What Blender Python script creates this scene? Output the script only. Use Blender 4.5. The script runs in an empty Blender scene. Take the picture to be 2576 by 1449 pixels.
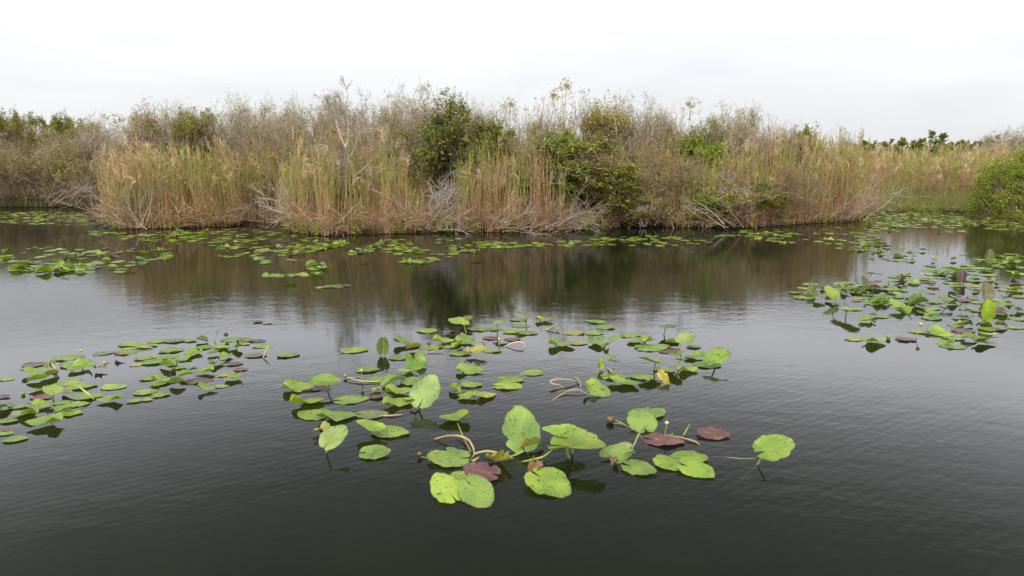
import bpy, math
import numpy as np
from mathutils import Vector
from mathutils.geometry import tessellate_polygon

R = math.radians
rng = np.random.default_rng(7)
scene = bpy.context.scene
col = scene.collection

# ------------------------------------------------------------------ camera
W, H, F = 2576.0, 1449.0, 2576.0 * 24 / 36
CAM_H = 2.4
PITCH = math.atan((H / 2 - 385) / F)
cp, sp = math.cos(PITCH), math.sin(PITCH)
cam_data = bpy.data.cameras.new("camera")
cam_data.lens, cam_data.sensor_width = 24, 36
cam_data.clip_end = 5000
cam = bpy.data.objects.new("camera", cam_data)
cam.location = (0, 0, CAM_H)
cam.rotation_euler = (math.pi / 2 - PITCH, 0, 0)
col.objects.link(cam)
scene.camera = cam


def ground(px, py, z=0.0):
    """point of height z seen at photo position (2576 x 1449 units)"""
    x, y = (px - W / 2) / F, (H / 2 - py) / F
    d = np.array([x, cp + y * sp, y * cp - sp])
    t = (z - CAM_H) / d[2]
    return np.array([0, 0, CAM_H]) + d * t


def dist_of(py):
    return ground(W / 2, py)[1]


def at(px, Y, z=0.1):
    depth = Y * cp - (z - CAM_H) * sp
    return np.array([(px - W / 2) / F * depth, Y, z])


def top_z(py, Y):
    y = (H / 2 - py) / F
    return CAM_H + Y * (y * cp - sp) / (cp + y * sp)


# ------------------------------------------------------------------ objects
def tag(o, label=None, cat=None, group=None, kind=None):
    if label: o["label"] = label
    if cat: o["category"] = cat
    if group: o["group"] = group
    if kind: o["kind"] = kind
    return o


def empty(name, loc, rz=0.0, sc=(1, 1, 1)):
    o = bpy.data.objects.new(name, None)
    o.location = loc
    o.rotation_euler = (0, 0, rz)
    o.scale = sc
    o.empty_display_size = 0.1
    col.objects.link(o)
    return o


class Acc:
    """collects quads with a colour per vertex"""
    def __init__(self):
        self.v, self.q, self.c, self.uv, self.n = [], [], [], [], 0

    def add(self, v, q, c, uv=None):
        v = np.asarray(v, float).reshape(-1, 3)
        c = np.asarray(c, float)
        if c.ndim == 1:
            c = np.tile(c, (len(v), 1))
        c = c.reshape(len(v), -1)
        if c.shape[1] == 3:
            c = np.hstack([c, np.ones((len(v), 1))])
        self.v.append(v)
        self.q.append(np.asarray(q, int).reshape(-1, 4) + self.n)
        self.c.append(c)
        self.uv.append(np.zeros((len(v), 2)) if uv is None else uv)
        self.n += len(v)

    def build(self, name, mat, parent=None, smooth=True):
        me = bpy.data.meshes.new(name)
        v, q, c, uv = (np.concatenate(a) for a in (self.v, self.q, self.c, self.uv))
        me.vertices.add(len(v))
        me.vertices.foreach_set("co", v.ravel())
        me.loops.add(q.size)
        me.loops.foreach_set("vertex_index", q.ravel().astype(np.int32))
        me.polygons.add(len(q))
        me.polygons.foreach_set("loop_start", np.arange(0, q.size, 4, dtype=np.int32))
        me.polygons.foreach_set("loop_total", np.full(len(q), 4, np.int32))
        me.polygons.foreach_set("use_smooth", np.full(len(q), smooth))
        a = me.attributes.new("Col", 'FLOAT_COLOR', 'POINT')
        a.data.foreach_set("color", c.ravel())
        u = me.uv_layers.new(name="UVMap")
        u.data.foreach_set("uv", uv[q.ravel()].ravel())
        me.update(calc_edges=True)
        me.validate()
        me.materials.append(mat)
        o = bpy.data.objects.new(name, me)
        col.objects.link(o)
        if parent: o.parent = parent
        return o


def nrm(a):
    return a / np.maximum(np.linalg.norm(a, axis=-1, keepdims=True), 1e-9)


def rnd_unit(n):
    return nrm(rng.normal(size=(n, 3)))


def spread(c, N, n):
    c = np.asarray(c, float)
    if c.ndim == 1: c = np.tile(c, (N, 1))
    if c.ndim == 2: c = np.repeat(c[:, None, :], n, 1)
    return c


def tubes(acc, P, Rd, c, sides=3):
    N, n, _ = P.shape
    Rd = np.broadcast_to(np.asarray(Rd, float), (N, n)) if np.ndim(Rd) < 2 else Rd
    t = nrm(P[:, -1] - P[:, 0] + 1e-6)
    u = nrm(np.cross(t, rnd_unit(N)))
    w = np.cross(t, u)
    ang = np.arange(sides) * 2 * math.pi / sides
    ring = (u[:, None, :] * np.cos(ang)[None, :, None] + w[:, None, :] * np.sin(ang)[None, :, None])
    V = P[:, :, None, :] + ring[:, None] * Rd[:, :, None, None]
    i = np.arange(N)[:, None, None] * n * sides
    k = np.arange(n - 1)[None, :, None] * sides
    s = np.arange(sides)[None, None, :]
    s2 = (s + 1) % sides
    q = np.stack([i + k + s, i + k + s2, i + k + sides + s2, i + k + sides + s], -1)
    acc.add(V, q, np.repeat(spread(c, N, n)[:, :, None, :], sides, 2).reshape(-1, 3))


def ribbons(acc, P, Wd, c, side=None):
    N, n, _ = P.shape
    t = nrm(P[:, -1] - P[:, 0] + 1e-6)
    u = nrm(np.cross(t, rnd_unit(N))) if side is None else side
    Wd = np.broadcast_to(np.asarray(Wd, float), (N, n)) if np.ndim(Wd) < 2 else Wd
    o = u[:, None, :] * Wd[:, :, None] * 0.5
    V = np.stack([P - o, P + o], 2)
    i = np.arange(N)[:, None] * n * 2
    k = np.arange(n - 1)[None, :] * 2
    q = np.stack([i + k, i + k + 1, i + k + 3, i + k + 2], -1)
    acc.add(V, q, np.repeat(spread(c, N, n)[:, :, None, :], 2, 2).reshape(-1, 3))


def leaves(acc, p, d, L, Wd, c):
    N = len(p)
    u = nrm(np.cross(d, rnd_unit(N)))
    nn = np.cross(d, u)
    L = np.broadcast_to(L, (N,))[:, None]
    Wd = np.broadcast_to(Wd, (N,))[:, None]
    V = np.stack([p, p + d * L * .45 + u * Wd * .5 + nn * L * .05, p + d * L, p + d * L * .45 - u * Wd * .5 + nn * L * .05], 1)
    q = np.arange(N)[:, None] * 4 + np.arange(4)[None]
    acc.add(V, q, np.repeat(spread(c, N, 1), 4, 1).reshape(-1, 3))


def grow(p, d, L, n=5, wig=.2, up=.05):
    N = len(p)
    P = np.zeros((N, n, 3))
    P[:, 0] = p
    d = d.copy()
    st = (np.broadcast_to(L, (N,)) / (n - 1))[:, None]
    for i in range(1, n):
        d = d + rng.normal(size=(N, 3)) * wig
        d[:, 2] += up
        d = nrm(d)
        P[:, i] = P[:, i - 1] + d * st
    return P


def along(P, t):
    N, n, _ = P.shape
    f = t * (n - 1)
    i = np.minimum(f.astype(int), n - 2)
    a = (f - i)[:, None]
    r = np.arange(N)
    return P[r, i] * (1 - a) + P[r, i + 1] * a, nrm(P[r, i + 1] - P[r, i])


def children(P, k, lo=.25, hi=1.0, spreadk=.8, up=.25, fwd=.7):
    N = len(P)
    idx = np.repeat(np.arange(N), k)
    t = rng.uniform(lo, hi, len(idx))
    p, d = along(P[idx], t)
    dd = d * fwd + rnd_unit(len(idx)) * spreadk
    dd[:, 2] += up
    return p, nrm(dd), idx, t


def pick(cols, N, jit=.12):
    cols = np.array(cols, float)
    c = cols[rng.integers(0, len(cols), N)]
    return np.clip(c * (1 + rng.normal(size=(N, 1)) * jit) * (1 + rng.normal(size=(N, 3)) * jit * .25), .004, .95)


# ------------------------------------------------------------------ materials
def new_mat(name):
    m = bpy.data.materials.new(name)
    m.use_nodes = True
    nt = m.node_tree
    nt.nodes.clear()
    return m, nt, nt.nodes, nt.links


def plant_mat(name, rough=.6, spec=.25, transl=.3):
    m, nt, N, L = new_mat(name)
    out = N.new('ShaderNodeOutputMaterial')
    at_ = N.new('ShaderNodeAttribute'); at_.attribute_name = "Col"
    geo = N.new('ShaderNodeNewGeometry')
    noi = N.new('ShaderNodeTexNoise'); noi.inputs['Scale'].default_value = 9; noi.inputs['Detail'].default_value = 3
    L.new(geo.outputs['Position'], noi.inputs['Vector'])
    mr = N.new('ShaderNodeMapRange'); mr.inputs['From Min'].default_value = .3; mr.inputs['From Max'].default_value = .7
    mr.inputs['To Min'].default_value = .78; mr.inputs['To Max'].default_value = 1.22
    L.new(noi.outputs['Fac'], mr.inputs['Value'])
    mx = N.new('ShaderNodeVectorMath'); mx.operation = 'SCALE'
    L.new(at_.outputs['Color'], mx.inputs[0]); L.new(mr.outputs['Result'], mx.inputs['Scale'])
    p = N.new('ShaderNodeBsdfPrincipled')
    p.inputs['Roughness'].default_value = rough
    p.inputs['Specular IOR Level'].default_value = spec
    L.new(mx.outputs['Vector'], p.inputs['Base Color'])
    if transl > 0:
        tr = N.new('ShaderNodeBsdfTranslucent'); L.new(mx.outputs['Vector'], tr.inputs['Color'])
        ms = N.new('ShaderNodeMixShader'); ms.inputs['Fac'].default_value = transl
        L.new(p.outputs[0], ms.inputs[1]); L.new(tr.outputs[0], ms.inputs[2]); L.new(ms.outputs[0], out.inputs['Surface'])
    else:
        L.new(p.outputs[0], out.inputs['Surface'])
    return m


M_TWIG = plant_mat("bark", .8, .15, 0)
M_REED = plant_mat("dry_reed", .65, .2, .15)
M_LEAF = plant_mat("shrub_leaf", .5, .3, .3)
M_STALK = plant_mat("lily_stalk", .45, .4, .1)


def lily_mat():
    m, nt, N, L = new_mat("lily_leaf")
    out = N.new('ShaderNodeOutputMaterial')
    at_ = N.new('ShaderNodeAttribute'); at_.attribute_name = "Col"
    uv = N.new('ShaderNodeUVMap'); uv.uv_map = "UVMap"
    geo = N.new('ShaderNodeNewGeometry')

    def math_(op, a, b=None, c=None):
        n = N.new('ShaderNodeMath'); n.operation = op
        for i, x in enumerate((a, b, c)):
            if x is None: continue
            if isinstance(x, (int, float)): n.inputs[i].default_value = x
            else: L.new(x, n.inputs[i])
        return n.outputs[0]

    def mixc(fac, a, b):
        n = N.new('ShaderNodeMix'); n.data_type = 'RGBA'
        if isinstance(fac, (int, float)): n.inputs[0].default_value = fac
        else: L.new(fac, n.inputs[0])
        for i, x in ((6, a), (7, b)):
            if isinstance(x, tuple): n.inputs[i].default_value = x + (1,)
            else: L.new(x, n.inputs[i])
        return n.outputs[2]

    def ramp(v, a, b, lo=0., hi=1.):
        n = N.new('ShaderNodeMapRange'); n.clamp = True; n.interpolation_type = 'SMOOTHSTEP'
        L.new(v, n.inputs['Value'])
        for k, x in (('From Min', a), ('From Max', b), ('To Min', lo), ('To Max', hi)): n.inputs[k].default_value = x
        return n.outputs['Result']

    def noise(scale, detail=3, off=0):
        n = N.new('ShaderNodeTexNoise'); n.inputs['Scale'].default_value = scale; n.inputs['Detail'].default_value = detail
        mp = N.new('ShaderNodeVectorMath'); mp.operation = 'ADD'; mp.inputs[1].default_value = (off, off * 2, 0)
        L.new(geo.outputs['Position'], mp.inputs[0]); L.new(mp.outputs[0], n.inputs['Vector'])
        return n.outputs['Fac']

    sep = N.new('ShaderNodeSeparateXYZ'); L.new(uv.outputs[0], sep.inputs[0])
    x = math_('SUBTRACT', sep.outputs[0], .34)
    y = math_('SUBTRACT', sep.outputs[1], .5)
    ang = math_('ARCTAN2', y, x)
    rad = math_('SQRT', math_('ADD', math_('MULTIPLY', x, x), math_('MULTIPLY', y, y)))
    # side veins swing off the midrib
    vein = math_('SINE', math_('ADD', math_('MULTIPLY', ang, 26), math_('MULTIPLY', rad, 9)))
    vein = ramp(vein, .5, 1.0, 0, .4)
    rib = ramp(math_('ABSOLUTE', y), .0, .018, .5, 0)
    rib = math_('MULTIPLY', rib, ramp(x, -.02, .02))
    rib = math_('MULTIPLY', rib, ramp(rad, .1, .6, 1, .25))
    base = at_.outputs['Color']
    big = ramp(noise(5.5, 4), .3, .7, 0, 1)
    dark = N.new('ShaderNodeHueSaturation'); dark.inputs['Hue'].default_value = .515; dark.inputs['Value'].default_value = .72
    L.new(base, dark.inputs['Color'])
    lite = N.new('ShaderNodeHueSaturation'); lite.inputs['Hue'].default_value = .485; lite.inputs['Value'].default_value = 1.22
    L.new(base, lite.inputs['Color'])
    c = mixc(big, dark.outputs[0], lite.outputs[0])
    c = mixc(vein, c, lite.outputs[0])
    c = mixc(rib, c, (.42, .44, .10))
    # yellowed, worn patch round the stalk joint
    yc = math_('MULTIPLY', ramp(rad, .0, .13, .75, 0), ramp(noise(45, 3, 3), .4, .62))
    c = mixc(yc, c, (.42, .33, .04))
    # beetle spots and browning rim
    spot = math_('MULTIPLY', ramp(noise(38, 2, 7), .63, .655), ramp(noise(6, 2, 13), .42, .52))
    c = mixc(math_('MULTIPLY', spot, .9), c, (.045, .028, .012))
    patch = math_('MULTIPLY', ramp(noise(9, 4, 21), .66, .72), ramp(noise(2.3, 1, 31), .5, .6))
    c = mixc(math_('MULTIPLY', patch, .85), c, (.16, .085, .04))
    worn = math_('MULTIPLY', ramp(noise(14, 5, 51), .52, .72), ramp(rad, .1, .5, .15, .6))
    c = mixc(worn, c, (.25, .22, .035))
    rim = math_('MULTIPLY', ramp(at_.outputs['Alpha'], .93, .985), ramp(noise(26, 3, 41), .47, .57))
    c = mixc(math_('MULTIPLY', rim, .85), c, (.05, .03, .012))
    p = N.new('ShaderNodeBsdfPrincipled')
    p.inputs['Roughness'].default_value = .33
    p.inputs['Specular IOR Level'].default_value = .6
    L.new(c, p.inputs['Base Color'])
    bm = N.new('ShaderNodeBump'); bm.inputs['Strength'].default_value = .35; bm.inputs['Distance'].default_value = .006
    L.new(math_('ADD', math_('MULTIPLY', vein, -1.5), noise(26, 3, 5)), bm.inputs['Height'])
    L.new(bm.outputs[0], p.inputs['Normal'])
    tr = N.new('ShaderNodeBsdfTranslucent')
    tl = N.new('ShaderNodeHueSaturation'); tl.inputs['Hue'].default_value = .48; tl.inputs['Saturation'].default_value = 1.1; tl.inputs['Value'].default_value = 1.2
    L.new(c, tl.inputs['Color']); L.new(tl.outputs[0], tr.inputs['Color'])
    ms = N.new('ShaderNodeMixShader'); ms.inputs[0].default_value = .28
    L.new(p.outputs[0], ms.inputs[1]); L.new(tr.outputs[0], ms.inputs[2])
    L.new(ms.outputs[0], out.inputs['Surface'])
    return m


M_LILY = lily_mat()


def water_mat():
    m, nt, N, L = new_mat("water")
    out = N.new('ShaderNodeOutputMaterial')
    geo = N.new('ShaderNodeNewGeometry')

    def mapped(scale, rot=0.):
        mp = N.new('ShaderNodeMapping')
        mp.inputs['Scale'].default_value = scale
        mp.inputs['Rotation'].default_value = (0, 0, rot)
        L.new(geo.outputs['Position'], mp.inputs['Vector'])
        return mp.outputs[0]

    def noise(vec, detail=2, rough=.5, dist=0.):
        n = N.new('ShaderNodeTexNoise'); n.inputs['Scale'].default_value = 1
        n.inputs['Detail'].default_value = detail; n.inputs['Roughness'].default_value = rough
        n.inputs['Distortion'].default_value = dist
        L.new(vec, n.inputs['Vector'])
        return n.outputs['Fac']

    def m2(op, a, b):
        n = N.new('ShaderNodeMath'); n.operation = op
        for i, x in enumerate((a, b)):
            if isinstance(x, (int, float)): n.inputs[i].default_value = x
            else: L.new(x, n.inputs[i])
        return n.outputs[0]

    # wind ripples, crests running across the view, with slicks
    r1 = noise(mapped((11, 17, 1), R(-18)), 2, .5, .3)
    r2 = noise(mapped((2.6, 4.2, 1), R(9)), 2, .5, .3)
    r3 = noise(mapped((16, 26, 1), R(-32)), 1, .5, .3)
    slick = N.new('ShaderNodeMapRange'); slick.interpolation_type = 'SMOOTHSTEP'
    slick.inputs['From Min'].default_value = .40; slick.inputs['From Max'].default_value = .62
    slick.inputs['To Min'].default_value = .35; slick.inputs['To Max'].default_value = 1.0
    L.new(noise(mapped((.10, .28, 1), R(6)), 3, .5, .5), slick.inputs['Value'])
    wv = N.new('ShaderNodeTexWave'); wv.wave_type = 'BANDS'; wv.bands_direction = 'Y'
    wv.inputs['Scale'].default_value = 3.4; wv.inputs['Distortion'].default_value = 3.0
    wv.inputs['Detail'].default_value = 2; wv.inputs['Detail Scale'].default_value = .6
    L.new(mapped((1, 1, 1), R(-33)), wv.inputs['Vector'])
    h = m2('ADD', m2('MULTIPLY', r1, .0021), m2('MULTIPLY', r2, .0085))
    h = m2('ADD', h, m2('MULTIPLY', r3, .0018))
    h = m2('ADD', h, m2('MULTIPLY', wv.outputs['Fac'], .0008))
    h = m2('MULTIPLY', h, slick.outputs['Result'])
    bm = N.new('ShaderNodeBump'); bm.inputs['Strength'].default_value = .33; bm.inputs['Distance'].default_value = 1.0
    L.new(h, bm.inputs['Height'])
    fr = N.new('ShaderNodeFresnel'); fr.inputs['IOR'].default_value = 1.33
    L.new(bm.outputs[0], fr.inputs['Normal'])
    gl = N.new('ShaderNodeBsdfGlossy'); gl.inputs['Roughness'].default_value = .045
    gl.inputs['Color'].default_value = (.95, .95, 1, 1)
    L.new(bm.outputs[0], gl.inputs['Normal'])
    df = N.new('ShaderNodeBsdfDiffuse'); df.inputs['Color'].default_value = (.012, .0165, .0080, 1)
    tr = N.new('ShaderNodeBsdfTransparent'); tr.inputs['Color'].default_value = (.75, .72, .5, 1)
    body = N.new('ShaderNodeMixShader'); body.inputs[0].default_value = .5
    L.new(df.outputs[0], body.inputs[1]); L.new(tr.outputs[0], body.inputs[2])
    ms = N.new('ShaderNodeMixShader')
    L.new(fr.outputs[0], ms.inputs[0]); L.new(body.outputs[0], ms.inputs[1]); L.new(gl.outputs[0], ms.inputs[2])
    L.new(ms.outputs[0], out.inputs['Surface'])
    return m


def soil_mat(name, a, b, scale):
    m, nt, N, L = new_mat(name)
    out = N.new('ShaderNodeOutputMaterial')
    geo = N.new('ShaderNodeNewGeometry')
    noi = N.new('ShaderNodeTexNoise'); noi.inputs['Scale'].default_value = scale; noi.inputs['Detail'].default_value = 6
    L.new(geo.outputs['Position'], noi.inputs['Vector'])
    cr = N.new('ShaderNodeValToRGB')
    cr.color_ramp.elements[0].position, cr.color_ramp.elements[1].position = .35, .7
    cr.color_ramp.elements[0].color, cr.color_ramp.elements[1].color = a + (1,), b + (1,)
    L.new(noi.outputs['Fac'], cr.inputs[0])
    p = N.new('ShaderNodeBsdfPrincipled'); p.inputs['Roughness'].default_value = .9
    p.inputs['Specular IOR Level'].default_value = .1
    L.new(cr.outputs[0], p.inputs['Base Color'])
    bm = N.new('ShaderNodeBump'); bm.inputs['Strength'].default_value = .6; bm.inputs['Distance'].default_value = .05
    L.new(noi.outputs['Fac'], bm.inputs['Height']); L.new(bm.outputs[0], p.inputs['Normal'])
    L.new(p.outputs[0], out.inputs['Surface'])
    return m


M_WATER = water_mat()
M_BED = soil_mat("lake_mud", (.012, .012, .007), (.03, .028, .014), 1.2)
M_LAND = soil_mat("marsh_soil", (.022, .016, .010), (.085, .06, .035), 2.2)


# ------------------------------------------------------------------ setting
def sheet(name, x0, x1, y0, y1, z, mat):
    me = bpy.data.meshes.new(name)
    me.from_pydata([(x0, y0, z), (x1, y0, z), (x1, y1, z), (x0, y1, z)], [], [(0, 1, 2, 3)])
    me.materials.append(mat)
    o = bpy.data.objects.new(name, me)
    col.objects.link(o)
    return tag(o, kind="structure")


sheet("lake_bed", -2500, 2500, -300, 4500, -.75, M_BED)
sheet("water", -400, 400, -80, 420, 0, M_WATER)

EDGE = [(225, 552), (255, 572), (300, 580), (450, 578), (600, 572), (636, 553), (690, 556), (722, 586), (820, 599), (900, 594),
        (1150, 588), (1300, 588), (1540, 580), (1600, 569), (1680, 576), (1890, 577), (2000, 568), (2100, 562), (2165, 558),
        (2190, 545), (2196, 531)]
EX = np.array([e[0] for e in EDGE], float)
EYD = np.array([dist_of(e[1]) for e in EDGE])


def front(px):
    return np.interp(px, EX, EYD)


shore = [(-420, 31.0), (-40, 31.0)]
shore += [tuple(ground(p, q)[:2]) for p, q in [(0, 520), (120, 521), (215, 519)]]
fine = []
xs = np.linspace(225, 2196, 150)
for x in xs:
    Y = float(front(x)) + .5 + rng.normal() * .09
    fine.append(tuple(at(x, Y, 0)[:2]))
shore += fine
shore += [tuple(ground(p, q)[:2]) for p, q in [(2215, 524), (2300, 521), (2420, 523), (2460, 527), (2500, 533), (2640, 536)]]
shore += [(60, 27.5), (420, 27.5)]
poly = shore + [(420, 420), (2400, 4000), (-2400, 4000), (-420, 420)]
me = bpy.data.meshes.new("marsh_ground")
n = len(poly)
vv = [(x, y, .09) for x, y in poly] + [(x, y, -.8) for x, y in poly]
ff = [tuple(t) for t in tessellate_polygon([[Vector((x, y, 0)) for x, y in poly]])]
ff += [(i, (i + 1) % n, n + (i + 1) % n, n + i) for i in range(n)]
me.from_pydata(vv, [], ff)
me.materials.append(M_LAND)
o = bpy.data.objects.new("marsh_ground", me)
col.objects.link(o)
tag(o, kind="structure")

# ------------------------------------------------------------------ palettes
TWIG = [(.39, .305, .22), (.45, .36, .27), (.31, .235, .165), (.48, .40, .32)]
PALE = [(.46, .405, .35), (.38, .325, .27), (.54, .485, .42)]
BROWN_TWIG = [(.27, .185, .125), (.33, .235, .165), (.22, .155, .105)]
REED = [(.56, .34, .18), (.49, .28, .155), (.62, .41, .235), (.42, .24, .135), (.50, .32, .145)]
REED_RED = [(.40, .235, .165), (.46, .285, .19), (.35, .21, .15)]
REED_GREEN = [(.31, .37, .06), (.38, .43, .085), (.26, .34, .05), (.44, .42, .11), (.38, .36, .09)]
PLUME = [(.56, .41, .22), (.61, .46, .27), (.50, .36, .19)]
GREEN_D = [(.19, .225, .035), (.23, .26, .04), (.145, .18, .028), (.28, .28, .05)]
GREEN_O = [(.36, .335, .055), (.41, .37, .07), (.29, .295, .04), (.46, .33, .09)]
GREEN_B = [(.25, .32, .035), (.31, .37, .045), (.20, .25, .03)]
DRYLEAF = [(.36, .27, .14), (.29, .25, .11), (.42, .33, .19), (.22, .21, .09)]


# ------------------------------------------------------------------ shrubs and trees (unit: metres, built at the origin)
def skeleton(Ht, Wd, stems, k, lean=.75, wig=.15, up=.035, base_r=.03, flat=0.):
    """three orders of branching; returns list of (polyline array, radius array)"""
    N = stems
    a = rng.uniform(0, 2 * math.pi, N)
    rr = np.sqrt(rng.uniform(0, 1, N)) * Wd * .18
    p = np.stack([np.cos(a) * rr, np.sin(a) * rr, np.zeros(N)], 1)
    out = rng.uniform(.2, 1, N) * lean * (Wd / Ht)
    d = nrm(np.stack([np.cos(a) * out, np.sin(a) * out, np.ones(N) * (1 - flat)], 1) + rng.normal(size=(N, 3)) * .08)
    L0 = Ht * rng.uniform(.42, .72, N)
    P0 = grow(p, d, L0, 7, wig, up)
    res = [(P0, np.linspace(1, .35, 7)[None] * base_r * rng.uniform(.7, 1.2, (N, 1)))]
    P, L = P0, L0
    rad = base_r * .5
    for lv, kk in enumerate(k):
        p, d, idx, t = children(P, kk, .28 if lv == 0 else .15, 1., 1.0, .22 if lv < 2 else .12)
        L = L[idx] * (rng.uniform(.5, .8, len(idx)) if lv == 0 else rng.uniform(.36, .6, len(idx))) * (1.15 - .4 * t)
        P = grow(p, d, L, 5 if lv < 2 else 4, wig * 1.2, up)
        nn = P.shape[1]
        res.append((P, np.linspace(1, .5, nn)[None] * rad * rng.uniform(.8, 1.2, (len(p), 1))))
        rad = max(rad * .5, .0040)
    return res


def fit(res, Ht, Wd):
    allp = np.concatenate([P.reshape(-1, 3) for P, _ in res])
    zt = np.quantile(allp[:, 2], .95)
    xw = np.quantile(np.abs(allp[:, :2]).max(1), .93)
    s = np.array([Wd / 2 / xw, Wd / 2 / xw, Ht / zt])
    out = []
    ph = rng.uniform(0, 6.28, 3)
    for lv, (P, r) in enumerate(res):
        P = P * s
        if lv >= 1:                       # keep the crown inside a lumpy dome
            e_ = P[:, -1]
            a = np.arctan2(e_[:, 1], e_[:, 0])
            lump = 1 + .10 * np.sin(3 * a + ph[0]) + .07 * np.sin(5 * a + ph[1]) + rng.normal(size=len(P)) * .05
            k = (e_[:, 0] / (Wd / 2)) ** 2 + (e_[:, 1] / (Wd / 2)) ** 2 + (np.maximum(e_[:, 2] - .45 * Ht, 0) / (.55 * Ht)) ** 2
            m = k < lump ** 2
            P, r = P[m], np.broadcast_to(r, P.shape[:2])[m]
        elif lv == 0:
            P = P.copy(); P[:, :, 2] = np.minimum(P[:, :, 2], Ht * .8 + .1 * (P[:, :, 2] - Ht * .8))
        out.append((P, r))
    return out


def clumpy(P):
    """uneven weights so that foliage gathers in clumps through the crown"""
    c = P.mean(1)
    w = np.zeros(len(P))
    for f in (2.2, 3.7, 6.1):
        ph = rng.uniform(0, 6.28, 3)
        w += np.sin(c[:, 0] * f + ph[0]) * np.sin(c[:, 1] * f + ph[1]) + np.sin(c[:, 2] * f + ph[2]) * .7
    w = np.clip(w * .5 + .55, .04, None)
    return w / w.sum()


def make_shrub(name, Ht, Wd, kind):
    e = empty(name, (0, 0, 0))
    cfg = {
        'bare':  dict(stems=11, k=(9, 8, 7), bark=TWIG, nl=2.2, lc=DRYLEAF + GREEN_O + GREEN_D[:1], ll=.06, lw=.028, br=.026),
        'brown': dict(stems=11, k=(9, 8, 6), bark=BROWN_TWIG, nl=2.8, lc=DRYLEAF + GREEN_O, ll=.06, lw=.03, br=.022),
        'olive': dict(stems=9, k=(9, 8, 6), bark=TWIG, nl=3.2, lc=GREEN_O, ll=.07, lw=.034, br=.026),
        'green': dict(stems=9, k=(9, 9, 6), bark=BROWN_TWIG, nl=7, lc=GREEN_D + GREEN_O[:2], ll=.09, lw=.045, br=.035),
        'bright': dict(stems=9, k=(9, 9, 6), bark=BROWN_TWIG, nl=8, lc=GREEN_B, ll=.09, lw=.045, br=.022),
    }[kind]
    res = fit(skeleton(Ht, Wd, cfg['stems'], cfg['k'], base_r=cfg['br']), Ht, Wd)
    acc = Acc()
    for P, r in res:
        tubes(acc, P, r, pick(cfg['bark'], len(P)))
    acc.build("branches", M_TWIG, e)
    la = Acc()
    P = np.concatenate([res[-1][0]])
    nl = int(len(P) * cfg['nl'])
    # foliage comes in clumps: some boughs carry far more than others
    idx = rng.choice(len(P), nl, p=clumpy(P))
    p, d = along(P[idx], rng.uniform(.1, 1, nl))
    dd = nrm(d * .6 + rnd_unit(nl))
    p = p + rnd_unit(nl) * rng.uniform(0, .09, (nl, 1))
    cc = pick(cfg['lc'], nl, .22)
    if kind in ('green', 'olive'):
        w = rng.random(nl) < .06
        cc[w] = pick([(.34, .22, .05), (.40, .30, .07)], int(w.sum()))
    leaves(la, p, dd, rng.uniform(.7, 1.3, nl) * cfg['ll'], rng.uniform(.7, 1.2, nl) * cfg['lw'], cc)
    la.build("foliage", M_LEAF, e)
    return e


def copy_thing(e, loc, rz, sc):
    c = e.copy(); col.objects.link(c)
    for ch in e.children:
        d = ch.copy(); col.objects.link(d); d.parent = c
    c.location, c.rotation_euler, c.scale = loc, (0, 0, rz), sc
    return c


PROTO = {}


def shrub(px, Y, ytop, wpx, kind, label, group=None, name=None, cat="shrub"):
    Ht = top_z(ytop, Y) - .09
    Wd = wpx / F * Y * {'bare': 2.1, 'olive': 1.45, 'brown': 1.7, 'green': 1.25, 'bright': 1.3}[kind]
    loc = tuple(at(px, Y, .05))
    key = (kind, name)
    lst = PROTO.setdefault(key, [])
    maxp = {'bare': 5, 'brown': 3, 'olive': 3, 'green': 4, 'bright': 2}[kind]
    nm = name or {'bare': 'bare_shrub', 'brown': 'twiggy_shrub', 'olive': 'leafy_shrub', 'green': 'leafy_shrub', 'bright': 'leafy_shrub'}[kind]
    if len(lst) < maxp:
        e = make_shrub(nm, Ht, Wd, kind)
        e.location = loc
        lst.append((e, Ht, Wd))
    else:
        e0, h0, w0 = lst[rng.integers(0, len(lst))]
        e = copy_thing(e0, loc, rng.uniform(0, 6.28), (Wd / w0, Wd / w0, Ht / h0))
        for k_ in ("group",):
            if k_ in e: del e[k_]
    tag(e, label, cat, group)
    return e


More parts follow.
